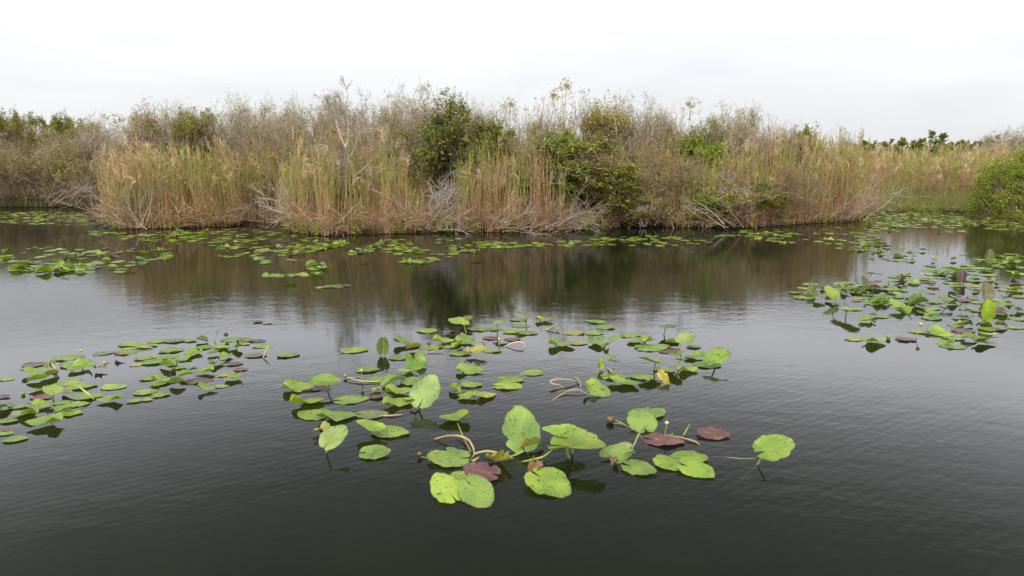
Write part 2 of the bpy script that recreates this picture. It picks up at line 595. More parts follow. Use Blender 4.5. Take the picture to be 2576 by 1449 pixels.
gb = "bare twiggy shrubs behind the reeds"
gl_ = "leafy shrubs among the reeds"
SHRUBS = [
    # far left bank
    (30, 31.8, 350, 150, 'brown', "grey leafless shrub at the left edge of the far bank", gb),
    (115, 32.6, 325, 150, 'brown', "brownish twiggy shrub on the far left bank beside the edge shrub", gb),
    (195, 32.4, 345, 130, 'olive', "grey bare shrub leaning over dark water where the left channel ends", gb),
    (70, 34.5, 318, 190, 'bare', "grey twig shrub under the green crowns at far left", gb),
    (250, 33.5, 312, 130, 'brown', "brown twiggy shrub at the mouth of the left channel", gb),
    (10, 40.0, 278, 90, 'green', "green tree crown at the left edge of the skyline", "green trees behind the left bank"),
    (62, 42.0, 283, 80, 'green', "round green tree second from left on the skyline", "green trees behind the left bank"),
    (112, 41.0, 289, 60, 'green', "small green tree between two taller crowns at far left", "green trees behind the left bank"),
    (184, 40.0, 286, 84, 'green', "small green tree standing alone above the left bank", "green trees behind the left bank"),
    (240, 37.0, 306, 80, 'green', "low dark green tree where the left skyline dips", "green trees behind the left bank"),
    (290, 33.0, 284, 110, 'bare', "bare shrub with fine twigs in the dip of left skyline", gb),
    # behind the left reed stand
    (345, 28.0, 300, 120, 'olive', "olive leaved shrub at left end above the left reed stand", gl_),
    (392, 27.0, 262, 60, 'olive', "slim olive shrub poking above twigs over left reed stand", gl_),
    (420, 27.6, 258, 130, 'bare', "bare shrub with wispy grey top behind the left reed stand", gb),
    (500, 27.0, 278, 110, 'green', "dark green shrub rising behind the middle of left reed stand", gl_),
    (552, 29.0, 282, 80, 'green', "green shrub crown half hidden by twigs right of left reed stand", gl_),
    (575, 27.8, 244, 130, 'bare', "tall bare shrub above the right end of left reed stand", gb),
    (640, 28.2, 248, 120, 'bare', "bare shrub with sparse leaf specks over the recessed dark bank", gb),
    (705, 27.6, 256, 110, 'bare', "bare grey shrub between the recess and the middle reeds", gb),
    (640, 25.4, 345, 120, 'brown', "brown twig shrub filling the recess beside the left reeds", gb),
    (685, 24.8, 400, 110, 'olive', "low olive shrub in the recess above pale fallen branches", gl_),
    (760, 26.0, 290, 110, 'brown', "brown shrub behind the plumed reeds left of the pale tree", gb),
    # middle skyline
    (815, 25.6, 236, 110, 'bare', "bare shrub with dark leaf tips left of the pale tree", gb),
    (955, 26.0, 246, 110, 'bare', "bare shrub just right of the pale tree on skyline", gb),
    (1040, 26.5, 212, 120, 'bare', "tallest bare shrub, left of the big dark green tree", gb),
    (1000, 25.2, 300, 110, 'olive', "olive shrub below the tallest bare shrub", gl_),
    (1210, 26.5, 268, 90, 'bare', "bare shrub in the skyline notch right of dark green tree", gb),
    (1255, 24.4, 322, 70, 'bright', "small bright green bush behind the tall centre reeds", gl_),
    (1305, 27.0, 262, 130, 'olive', "olive brown shrub behind the tall centre reeds", gl_),
    (1375, 26.0, 238, 110, 'olive', "olive shrub with dark leaf tips left of the skyline peak", gl_),
    (1440, 25.6, 216, 120, 'olive', "thin olive shrub forming the peak of the skyline", gl_),
    (1520, 25.8, 242, 120, 'olive', "olive shrub just right of the skyline peak", gl_),
    (1600, 26.5, 248, 120, 'bare', "bare brownish shrub between the olive shrubs right of peak", gb),
    (1655, 26.0, 262, 100, 'olive', "olive shrub left of the bright leafy shrub on right", gl_),
    (1712, 25.8, 262, 110, 'olive', "olive shrub top standing out against the sky right of centre", gl_),
    (1755, 25.0, 290, 110, 'bright', "bright green leafy shrub beneath the rounded bare shrub", gl_),
    (1825, 26.5, 260, 120, 'bare', "bare shrub with rounded top on right skyline", gb),
    (1905, 26.8, 282, 120, 'bare', "bare shrub sloping down right of the rounded one", gb),
    (1965, 27.5, 312, 100, 'brown', "brown twig shrub where the skyline falls to the right", gb),
    (2015, 27.0, 322, 80, 'bright', "green leafed shrub above the right end of island reeds", gl_),
    (2075, 29.0, 322, 70, 'bare', "last wispy bare shrub at right end of the island", gb),
    # mid height fill
    (1330, 23.6, 330, 150, 'olive', "olive shrub with yellowed leaves directly behind centre reeds", gl_),
    (1480, 22.6, 352, 190, 'green', "broad dark green shrub right of the tall centre reeds", gl_),
    (1400, 24.0, 320, 120, 'green', "dark green shrub between centre reeds and skyline peak", gl_),
    (1545, 22.4, 420, 130, 'green', "low green shrub drooping to the water right of centre", gl_),
    (1640, 24.0, 330, 160, 'brown', "brown twig shrub among right reeds under the olive ones", gb),
    (1830, 22.9, 405, 200, 'olive', "sprawling olive vine shrub arching over the right reeds", gl_),
    (1790, 22.4, 470, 90, 'bright', "small leafy green bush low in the right reeds", gl_),
    (1905, 22.8, 450, 100, 'green', "low green shrub left of the brown reeds on right end", gl_),
    (1690, 22.8, 400, 120, 'brown', "thicket of brown twigs behind the right bank branches", gb),
    (870, 23.0, 330, 160, 'olive', "olive shrub around the foot of the pale bare tree", gl_),
    (760, 27.2, 252, 110, 'bare', "bare wispy shrub left of the tips with dark leaves", gb),
    (880, 26.8, 232, 110, 'bare', "bare shrub directly behind the pale tree", gb),
    (1090, 27.0, 222, 110, 'bare', "bare shrub whose twigs show over the dark green tree", gb),
    (1160, 26.6, 244, 100, 'bare', "bare shrub right behind the dark green tree's right side", gb),
    (1270, 27.4, 256, 110, 'bare', "bare shrub above the small bright green bush", gb),
    (1565, 27.2, 236, 100, 'bare', "wispy bare shrub between the two right olive shrubs", gb),
    (1860, 27.2, 268, 110, 'bare', "bare shrub with thin crown beside the rounded one", gb),
    (470, 28.4, 262, 120, 'bare', "bare shrub twigs above the dark green shrub on left", gb),
    (1640, 23.2, 400, 120, 'olive', "yellow olive shrub in the right reeds by the dark gap", gl_),
    (1730, 23.4, 380, 110, 'olive', "olive shrub between brown thicket and sprawling vine shrub", gl_),
    (1290, 22.9, 430, 90, 'bright', "fresh green bush low behind the tall centre reeds", gl_),
    (1230, 23.2, 400, 120, 'olive', "olive shrub behind the left half of centre reeds", gl_),
    (1960, 23.6, 400, 130, 'brown', "brown twig shrub behind the reddish reeds", gb),
    (1620, 22.2, 480, 90, 'olive', "small olive shrub leaning over the dark gap", gl_),
    # right far side
    (2535, 63.0, 316, 80, 'bare', "bare shrub above the reed bed at the far right edge", gb),
    (2480, 66.0, 336, 60, 'bare', "low bare shrub above reed bed left of right edge", gb),
]
for s in SHRUBS:
    shrub(*s)

# the big dark green tree with its own dark trunk
def big_tree(name, px, Y, ytop, wpx, label, nl, lc, ll, trunk_c=((.10, .075, .06), (.14, .11, .09)), lean=.25, dens=(9, 8, 6)):
    Ht = top_z(ytop, Y) - .1
    Wd = wpx / F * Y
    e = empty(name, tuple(at(px, Y, .05)))
    acc = Acc()
    tr = grow(np.array([[0., 0, 0]]), nrm(np.array([[-.12, -.05, 1.]])), np.array([Ht * .55]), 8, .1, .04)
    tubes(acc, tr, np.linspace(.1, .055, 8)[None], pick(trunk_c, 1), 7)
    acc.build("trunk", M_TWIG, e)
    p, d, idx, t = children(tr, 11, .25, 1., .75, .35)
    P0 = grow(p, d, Ht * rng.uniform(.3, .5, 11), 6, .16, .05)
    acc = Acc()
    tubes(acc, P0, np.linspace(.045, .018, 6)[None] * np.ones((11, 1)), pick(trunk_c, 11), 5)
    P, L, rad = P0, np.full(11, Ht * .42), .014
    lev = []
    for kk in dens:
        p, d, idx, t = children(P, kk, .15, 1., .9, .2)
        L = L[idx] * rng.uniform(.35, .6, len(idx))
        P = grow(p, d, L, 4, .16, .04)
        tubes(acc, P, np.linspace(1, .5, 4)[None] * rad * np.ones((len(p), 1)), pick(trunk_c + ((.2, .17, .14),), len(p)))
        rad = max(rad * .5, .0042)
        lev.append(P)
    zt = np.quantile(P[:, -1, 2], .98); xw = np.quantile(np.abs(P[:, -1, :2]).max(1), .95)
    s = (Wd / 2 / xw, Wd / 2 / xw, Ht / zt)
    b = acc.build("branches", M_TWIG, e)
    la = Acc()
    n = int(len(P) * nl)
    wgt = np.repeat(rng.gamma(.8, 1, len(lev[1])), dens[2])
    ii = rng.choice(len(P), n, p=wgt / wgt.sum())
    p, d = along(P[ii], rng.uniform(0, 1, n))
    cc = pick(lc, n, .25)
    w = rng.random(n) < .07
    cc[w] = pick([(.36, .24, .05), (.30, .24, .06)], int(w.sum()))
    leaves(la, p + rnd_unit(n) * rng.uniform(0, .1, (n, 1)), nrm(d * .5 + rnd_unit(n)), rng.uniform(.7, 1.3, n) * ll, rng.uniform(.4, .6, n) * ll, cc)
    la.build("foliage", M_LEAF, e)
    e.scale = s
    tag(e, label, "tree")
    return e


big_tree("dark_green_tree", 1115, 23.2, 276, 225, "large dark green tree with dark trunk left of the tall centre reeds", 2.9, GREEN_D + [(.22, .17, .05)], .095)
big_tree("leafy_tree", 1480, 22.9, 350, 215, "spreading dark green tree at the bank right of the centre reeds", 2.6, GREEN_D + GREEN_B[:1], .095)


# pale bare tree: gnarled limbs
def bare_tree(px, Y, ytop, wpx, label):
    Ht = top_z(ytop, Y) - .1
    e = empty("bare_tree", tuple(at(px, Y, .05)))
    acc = Acc()
    tr = grow(np.array([[0., 0, 0]]), np.array([[.03, 0, 1.]]), np.array([Ht * .62]), 8, .06, .03)
    tubes(acc, tr, np.linspace(.085, .05, 8)[None], np.array([[.24, .20, .17]]), 7)
    acc.build("trunk", M_TWIG, e)
    acc = Acc()
    dirs = nrm(np.array([[1, -.2, .55], [.9, -.3, .15], [-.8, -.3, .7], [-1, -.2, .35], [.3, .1, 1], [-.3, .2, 1], [.7, .4, .8], [-.6, -.6, .25]], float))
    st, _ = along(np.repeat(tr, 8, 0), np.array([.62, .55, .7, .6, 1, 1, .85, .5]))
    P0 = grow(st, dirs, np.array([1.5, 1.1, 1.3, 1.2, 1.4, 1.4, 1.2, .9]) * Ht / 4, 7, .2, .05)
    tubes(acc, P0, np.linspace(.034, .014, 7)[None] * np.ones((8, 1)), pick(PALE, 8), 5)
    P, L, rad = P0, np.full(8, 1.3), .012
    for kk in (8, 7, 6):
        p, d, idx, t = children(P, kk, .25, 1, .9, .35)
        L = L[idx] * rng.uniform(.35, .55, len(idx))
        P = grow(p, d, L, 5, .2, .05)
        tubes(acc, P, np.linspace(1, .5, 5)[None] * rad * np.ones((len(p), 1)), pick(TWIG + PALE[:1], len(p)))
        rad = max(rad * .5, .004)
    acc.build("branches", M_TWIG, e)
    la = Acc()
    n = 900
    p, d = along(P[rng.integers(0, len(P), n)], rng.uniform(.3, 1, n))
    leaves(la, p, nrm(d + rnd_unit(n)), .06, .028, pick(DRYLEAF, n))
    la.build("foliage", M_LEAF, e)
    tag(e, label, "tree")


bare_tree(903, 22.6, 236, 190, "pale bare tree with crooked grey limbs above the middle reeds")


# ------------------------------------------------------------------ reeds
def reed_mass(parent, px0, px1, depth, h_lo, h_hi, dens, pal=REED, green=.35, plume=.2, grass=1.0, Yf=None, off=.35, stemw=.0085, leafk=3):
    """fills a strip of bank with reeds; px0..px1 along the shore, depth metres inland"""
    area = (px1 - px0) / F * np.mean([front(px0), front(px1)] if Yf is None else [Yf, Yf]) * depth
    N = int(area * dens)
    # stems gather in tufts
    nt = max(6, int(N / 14))
    tx, td = rng.uniform(px0, px1, nt), rng.uniform(0, 1, nt) ** 1.4
    th = h_lo + (h_hi - h_lo) * rng.uniform(-.25, 1.12, nt)
    ti = rng.integers(0, nt, N)
    X = np.clip(tx[ti] + rng.normal(size=N) * 11, px0 - 25, px1 + 25)
    D = np.clip(td[ti] * depth + rng.normal(size=N) * .18, 0, depth) + off
    Y = (front(X) if Yf is None else Yf) + D
    Hh = th[ti] * rng.uniform(.72, 1.1, N) * (1 if depth < 1.5 else np.clip(.84 + .16 * D / 1.5, .8, 1.))
    edge = np.clip(np.minimum(X - px0, px1 - X) / 45 + .15, 0, 1)
    Hh = Hh * (.72 + .28 * np.sqrt(edge))
    base = np.stack([(X - W / 2) / F * (Y * cp + 2.3 * sp), Y, np.full(N, .02)], 1)
    lean = rng.normal(size=(N, 2)) * .055 + rng.normal(size=(nt, 2))[ti] * .045
    d = nrm(np.concatenate([lean, np.ones((N, 1))], 1))
    P = grow(base, d, Hh, 6, .022, 0)
    gmask = rng.random(nt)[ti] < green
    c0 = pick(pal, N, .14)
    ctop = np.where(gmask[:, None], pick(REED_GREEN, N), pick(pal, N, .12))
    f = np.linspace(0, 1, 6)[None, :, None] ** 1.2
    acc = Acc()
    tubes(acc, P, stemw * np.linspace(1, .5, 6)[None] * rng.uniform(.7, 1.3, (N, 1)), c0[:, None] * (1 - f) + ctop[:, None] * f)
    acc.build("stems", M_REED, parent)["kind"] = "stuff"
    # strap leaves, upper ones greener, lower ones hanging dry
    k = leafk
    idx = np.repeat(np.arange(N), k)
    t = rng.uniform(.25, .98, len(idx))
    p, dd = along(P[idx], t)
    a = rng.uniform(0, 6.283, len(idx))
    hd = np.stack([np.cos(a), np.sin(a), np.zeros(len(a))], 1)
    d0 = nrm(dd * rng.uniform(.6, 1.4, (len(a), 1)) + hd * .38)
    Lf = rng.uniform(.22, .5, len(a))
    Pl = np.stack([p, p + d0 * (Lf * .4)[:, None], p + d0 * (Lf * .72)[:, None] + np.array([0, 0, -.05]), p + d0 * (Lf * .9)[:, None] + np.array([0, 0, -.16])], 1)
    isg = (rng.random(len(a)) < np.clip((t - .45) * 1.9, .04, .9)) & (gmask[idx] | (rng.random(len(a)) < green * .5))
    cl = np.where(isg[:, None], pick(REED_GREEN, len(a), .18), pick(pal, len(a), .18))
    acc = Acc()
    ribbons(acc, Pl, np.array([.5, 1, .7, .1])[None] * rng.uniform(.008, .016, (len(a), 1)), cl)
    acc.build("leaves", M_REED, parent)["kind"] = "stuff"
    if plume > 0:
        sel = np.where((rng.random(N) < plume) & (Hh > h_lo * .85))[0]
        kk = 22
        idx = np.repeat(sel, kk)
        p, dd = along(P[idx], rng.uniform(.88, 1, len(idx)))
        side = rng.normal(size=(len(sel), 3))[np.repeat(np.arange(len(sel)), kk)] * .45
        dr = nrm(dd * .9 + rnd_unit(len(idx)) * .5 + side)
        Lf = rng.uniform(.14, .36, len(idx))[:, None]
        Pl = np.stack([p, p + dr * Lf * .6, p + dr * Lf + np.array([0, 0, -.05])], 1)
        acc = Acc()
        ribbons(acc, Pl, np.array([.6, 1, .2])[None] * .014 * np.ones((len(idx), 1)), np.repeat(pick(PLUME, len(sel), .12), kk, 0))
        acc.build("plumes", M_REED, parent)["kind"] = "stuff"
    if grass > 0:
        n = int((px1 - px0) / F * 21 * 210 * grass)
        X = rng.uniform(px0, px1, n)
        Y = (front(X) if Yf is None else Yf) + rng.uniform(0, 1, n) ** 2 * min(depth, 1.5) + off * .6
        p = np.stack([(X - W / 2) / F * (Y * cp + 2.3 * sp), Y, np.full(n, .05) + rng.uniform(0, .5, n)], 1)
        a = rng.uniform(0, 6.283, n)
        d = nrm(np.stack([np.cos(a) * .6, np.sin(a) * .6 - .3, rng.uniform(.2, 1.2, n)], 1))
        P = grow(p, d, rng.uniform(.3, .9, n), 5, .16, -.16)
        acc = Acc()
        ribbons(acc, P, np.array([.8, 1, .9, .7, .2])[None] * rng.uniform(.006, .012, (n, 1)), pick(pal + BROWN_TWIG + [(.24, .25, .07)], n, .2))
        acc.build("dry_grass", M_REED, parent)["kind"] = "stuff"


def stand(label, px0, px1, depth, y_lo, y_hi, dens, **kw):
    xm = (px0 + px1) / 2
    Y = kw.get('Yf') or float(front(xm))
    e = empty("reed_stand", (0, 0, 0))
    e.location = (0, 0, 0)
    reed_mass(e, px0, px1, depth, top_z(y_lo, Y + depth * .4), top_z(y_hi, Y + depth * .4), dens, **kw)
    # move the origin to the foot of the stand
    base = at(xm, Y + depth * .4, 0)
    e.location = tuple(base)
    for ch in e.children:
        ch.location = tuple(-base)
    tag(e, label, "reeds", "reed stands along the bank")
    return e


stand("tan reed stand with green tops at the left end of the island", 265, 612, 2.6, 440, 362, 95, green=0.65, plume=0.168, grass=1.3)
stand("set back brown reeds in the recess right of the left stand", 590, 730, 2.2, 450, 370, 60, green=0.50, plume=0.072, off=.9, grass=1.2)
stand("mixed green and tan reeds below the pale bare tree", 715, 1045, 2.4, 440, 330, 62, green=0.75, plume=0.096, grass=1.4)
stand("sparse brown reeds around the foot of the dark green tree", 1040, 1165, 1.6, 560, 480, 40, green=0.65, plume=0, off=.7, grass=1.2)
stand("tall straw coloured reed stand at the centre of the bank", 1160, 1425, 1.8, 440, 335, 82, green=0.60, plume=0.048, grass=1.3)
stand("low dry reeds under the green shrubs right of centre", 1420, 1590, 1.4, 545, 470, 50, green=0.65, plume=0, grass=1.1, off=.6)
stand("tangled brown reeds between the green shrubs and vine shrub", 1585, 1760, 2.2, 470, 350, 58, green=0.60, plume=0.036, grass=1.4)
stand("olive tinted reeds around the sprawling vine shrub", 1750, 1930, 2.4, 450, 340, 70, green=0.70, plume=0.060, grass=1.4)
stand("reddish brown reed stand at the right tip of the island", 1930, 2185, 2.2, 450, 352, 100, green=0.50, plume=0.036, pal=REED + REED_RED, grass=1.2)
# looser rows that tie the stands together
stand("green tinted loose reeds behind the left stand and its recess", 300, 740, 1.6, 430, 335, 58, green=.75, plume=.08, grass=0, Yf=23.6)
stand("loose green and tan reeds around the dark green tree", 740, 1180, 1.6, 430, 325, 58, green=.7, plume=.08, grass=0, Yf=22.9)
stand("loose reeds with long green tops behind the centre stand", 1180, 1620, 1.6, 430, 330, 52, green=.75, plume=.06, grass=0, Yf=23.1)
stand("loose brown and green reeds behind the right bank thicket", 1600, 2160, 1.8, 430, 332, 66, green=.6, plume=.08, grass=0, Yf=24.2)
# rows further back
stand("pale plumed reeds behind the left part of the island", 300, 760, 2.0, 390, 345, 45, green=0.60, plume=0.240, grass=0, Yf=26.0)
stand("plumed reeds deep behind the middle shrubs of the island", 760, 1420, 2.0, 360, 290, 36, green=0.70, plume=0.180, grass=0, Yf=25.0)
stand("yellow green plumed reeds behind the right end of the island", 1560, 2190, 2.6, 385, 335, 45, green=0.75, plume=0.210, grass=0, Yf=26.5)
# far banks
stand("brown and green reeds fringing the far left bank", -60, 240, 1.6, 470, 380, 55, green=0.75, plume=0.018, Yf=31.2, grass=1.2, pal=REED + BROWN_TWIG)
stand("dark red brown reed clump beside the right grass patch", 2318, 2372, 1.2, 455, 400, 110, green=0.35, plume=0.060, pal=REED_RED, Yf=30.4, grass=.6)
stand("second red brown reed clump, left of the right bush", 2408, 2500, 1.5, 440, 385, 110, green=0.35, plume=0.060, pal=REED_RED + REED, Yf=30.6, grass=.8)
for k, (Yf, dn, lo, hi) in enumerate([(32.6, 60, 425, 376), (36.5, 40, 405, 370), (43, 22, 396, 367)]):
    lab = ["front row of the wide tan reed bed across the right channel", "middle rows of the wide tan reed bed on the right",
           "farthest plumed rows of the wide reed bed on the right"][k]
    stand(lab, 2080 if k else 2160, 2660, 3.0 + 1.5 * k, lo, hi, dn, green=.8, plume=.16, grass=0 if k else .8, Yf=Yf)

# bright marsh grass in the right bay
def grass_patch(name, label, px0, px1, Y0, Y1, n, h0, h1, pal, zb=.02):
    acc = Acc()
    X, Y = rng.uniform(px0, px1, n), Y0 + (Y1 - Y0) * rng.uniform(0, 1, n) ** 1.3
    p = np.stack([(X - W / 2) / F * (Y * cp + 2.3 * sp), Y, np.full(n, zb)], 1)
    a = rng.uniform(0, 6.283, n)
    d = nrm(np.stack([np.cos(a) * .3, np.sin(a) * .3, np.ones(n)], 1))
    hh = h0 + (h1 - h0) * np.clip((Y - Y0) / (Y1 - Y0), 0, 1)
    P = grow(p, d, hh * rng.uniform(.6, 1.1, n), 4, .12, -.06)
    ribbons(acc, P, np.array([.8, 1, .8, .2])[None] * rng.uniform(.010, .02, (n, 1)), pick(pal, n, .2))
    o = acc.build(name, M_LEAF)
    tag(o, label, "grass", None, "stuff")


grass_patch("marsh_grass", "bright yellow green marsh grass at the head of the right bay", 2185, 2480, 28.6, 32.6, 12000, .25, 1.35,
            [(.20, .27, .05), (.26, .32, .07), (.30, .30, .09), (.16, .22, .04), (.36, .28, .11), (.40, .28, .14)])
grass_patch("sedge", "dark green sedge along the foot of the far left bank", -40, 235, 30.8, 31.8, 3500, .25, .7,
            [(.10, .12, .03), (.16, .16, .05), (.22, .16, .07), (.12, .09, .05)])

def waterside(n):
    acc = Acc()
    nc = 70
    cx = rng.choice([300, 420, 700, 760, 880, 1000, 1120, 1180, 1290, 1480, 1560, 1640, 1720, 1800, 1880, 1990, 2080, 2150], nc) + rng.normal(size=nc) * 14
    hh = rng.uniform(.15, .6, nc)
    i = rng.integers(0, nc, n)
    X = np.clip(cx[i] + rng.normal(size=n) * 6, 235, 2180)
    Y = front(X) + .25 + rng.uniform(0, .5, n)
    p = np.stack([(X - W / 2) / F * (Y * cp + 2.3 * sp), Y, rng.uniform(.0, 1, n) * hh[i]], 1)
    leaves(acc, p, nrm(rnd_unit(n) + np.array([0, -.2, .5])), rng.uniform(.06, .18, n), rng.uniform(.018, .04, n), pick(GREEN_B + GREEN_O + [(.40, .42, .06)], n, .2))
    o = acc.build("waterside_plants", M_LEAF)
    tag(o, "small yellow green plants sprouting along the waterline of the island", "plants", None, "stuff")


waterside(5200)

# ------------------------------------------------------------------ right bush
def bush(px, Y, ytop, wpx, label):
    Ht = top_z(ytop, Y)
    Wd = wpx / F * Y
    e = empty("green_bush", tuple(at(px, Y, .0)))
    res = fit(skeleton(Ht * .92, Wd * .9, 16, (9, 8, 4), lean=1.3, up=.0), Ht * .92, Wd * .9)
    acc = Acc()
    for P, r in res: tubes(acc, P, r, pick(BROWN_TWIG, len(P)))
    acc.build("branches", M_TWIG, e)
    la = Acc()
    nc, per = 420, 95
    th, u = rng.uniform(0, 6.283, nc), rng.uniform(.0, 1, nc)
    rr = rng.uniform(.55, 1.0, nc) ** .5 * (1 + .10 * np.sin(3 * th + 1) + .07 * np.sin(7 * th))
    cz = np.sin(u * 1.5)
    c = np.stack([np.cos(th) * np.cos(u * 1.5) ** .6 * rr * Wd / 2, np.sin(th) * np.cos(u * 1.5) ** .6 * rr * Wd / 2 * .8, .12 + cz * rr * Ht * .93], 1)
    sz = rng.uniform(.12, .34, nc)
    p = np.repeat(c, per, 0) + rnd_unit(nc * per) * (np.repeat(sz, per) * rng.uniform(0, 1, nc * per) ** .6)[:, None]
    p[:, 2] = np.abs(p[:, 2]) + .02
    n = len(p)
    leaves(la, p, nrm(rnd_unit(n) + np.array([0, 0, .5])), rng.uniform(.05, .10, n), rng.uniform(.028, .045, n),
           pick([(.22, .28, .03), (.28, .34, .035), (.16, .21, .025), (.36, .38, .05)], n, .2))
    la.build("foliage", M_LEAF, e)
    tag(e, label, "bush")


bush(2600, 25.6, 392, 300, "dense yellow green bush overhanging the water at the right edge")

# ------------------------------------------------------------------ far trees on the right
def far_tree(px, Y, ytop, wpx, label, flat=False, lc=GREEN_D, group="trees on the far right horizon"):
    Ht = top_z(ytop, Y)
    Wd = wpx / F * Y
    e = empty("far_tree", tuple(at(px, Y, .05)))
    acc = Acc()
    n = 9
    tr = grow(np.zeros((1, 3)), np.array([[0, 0, 1.]]), np.array([Ht * .8]), 6, .04, .02)
    tubes(acc, tr, np.linspace(.22, .1, 6)[None] * (Ht / 8), np.array([[.16, .13, .11]]), 5)
    acc.build("trunk", M_TWIG, e)
    acc = Acc()
    t0 = rng.uniform(.55 if flat else .3, 1, n)
    p, d = along(np.repeat(tr, n, 0), t0)
    a = np.arange(n) * 2.4
    dd = nrm(np.stack([np.cos(a), np.sin(a), np.full(n, .35 if flat else .7)], 1))
    Pb = grow(p, dd, Wd * rng.uniform(.3, .55, n), 5, .12, .02)
    tubes(acc, Pb, np.linspace(.07, .03, 5)[None] * (Ht / 8) * np.ones((n, 1)), np.array([.16, .13, .11]))
    p, d, idx, t = children(Pb, 7, .3, 1, .7, .15)
    P2 = grow(p, d, Wd * .16 * rng.uniform(.6, 1.2, len(p)), 4, .15, .03)
    tubes(acc, P2, .02 * Ht / 8, np.array([.16, .13, .11]))
    acc.build("branches", M_TWIG, e)
    la = Acc()
    m = 2600
    ii = rng.integers(0, len(P2), m)
    p, d = along(P2[ii], rng.uniform(.2, 1, m))
    s = np.array([1, 1, .35]) if flat else np.array([1, 1, .9])
    leaves(la, p + rnd_unit(m) * s * rng.uniform(0, Wd * .07, (m, 1)), rnd_unit(m), .022 * Wd + .12, .016 * Wd + .06, pick(lc, m, .25))
    la.build("crown", M_LEAF, e)
    tag(e, label, "tree", group)


far_tree(2345, 95, 322, 62, "flat topped tree standing above the far right horizon", True)
FT = [(2135, 90, 345, 44), (2190, 100, 344, 40), (2225, 88, 350, 34), (2262, 96, 342, 50), (2300, 92, 346, 44), (2372, 85, 346, 64), (2330, 84, 350, 60),
      (2425, 95, 344, 50), (2455, 90, 347, 40), (2500, 96, 346, 46), (2560, 90, 344, 54), (2160, 84, 351, 54), (2400, 80, 352, 60), (2240, 82, 352, 60), (2285, 83, 353, 50), (2530, 84, 350, 60), (2470, 82, 352, 60)]
for px, Y, yt, w in FT:
    far_tree(px, Y, yt, w, "low rounded tree in the dark line along the far right horizon")

# distant marsh wood closing the horizon on both sides
def wood(px0, px1, Y, ytop, n, label):
    acc = Acc()
    nb = n // 60
    bx, bh = rng.uniform(px0, px1, nb), rng.uniform(.45, 1, nb)
    bi = rng.integers(0, nb, n)
    zt = top_z(ytop, Y)
    x = (bx[bi] - W / 2) / F * Y
    p = np.stack([x + rng.normal(size=n) * 1.1, Y + rng.uniform(0, 6, n), zt * bh[bi] * np.sqrt(rng.uniform(0, 1, n))], 1)
    leaves(acc, p, rnd_unit(n), rng.uniform(.25, .6, n), rng.uniform(.15, .35, n), pick(GREEN_D + GREEN_O + BROWN_TWIG, n, .2))
    o = acc.build("distant_wood", M_LEAF)
    tag(o, label, "wood", None, "stuff")


wood(-250, 2850, 105, 352, 26000, "distant dark green wood along the whole horizon behind the marsh")


# ------------------------------------------------------------------ dead branches along the waterline
def dead_branch(px, py, ang, size, label, n0=7, k=(6, 5), tilt=.35, z0=.1, pal=PALE[:2] + TWIG + BROWN_TWIG, r0=.013, spreadx=1.0):
    b = ground(px, py)
    e = empty("dead_branch", (b[0], b[1] + .3, z0))
    acc = Acc()
    a0 = R(ang)
    a = a0 + rng.normal(size=n0) * .55 * spreadx
    d = nrm(np.stack([np.cos(a), np.sin(a) * .7 - .15, np.abs(rng.normal(size=n0)) * .5 + tilt], 1))
    p = rng.normal(size=(n0, 3)) * np.array([.25, .12, .05]) * size
    size *= 1.3
    P = grow(p, d, size * rng.uniform(.7, 1.2, n0), 8, .10, -.015)
    tubes(acc, P, np.linspace(1, .35, 8)[None] * r0 * rng.uniform(.6, 1.2, (n0, 1)), pick(pal, n0), 5)
    o = acc.build("limbs", M_TWIG, e)
    acc = Acc()
    L, rad = np.full(n0, size), r0 * .5
    for kk in k:
        p, d, idx, t = children(P, kk, .2, 1, .75, .0, .9)
        L = L[idx] * rng.uniform(.3, .55, len(idx))
        P = grow(p, d, L, 5, .13, -.01)
        tubes(acc, P, np.linspace(1, .5, 5)[None] * rad * np.ones((len(p), 1)), pick(pal, len(p)))
        rad = max(rad * .65, .0042)
    acc.build("twigs", M_TWIG, e)
    tag(e, label, "dead branch", "dead branches along the waterline")


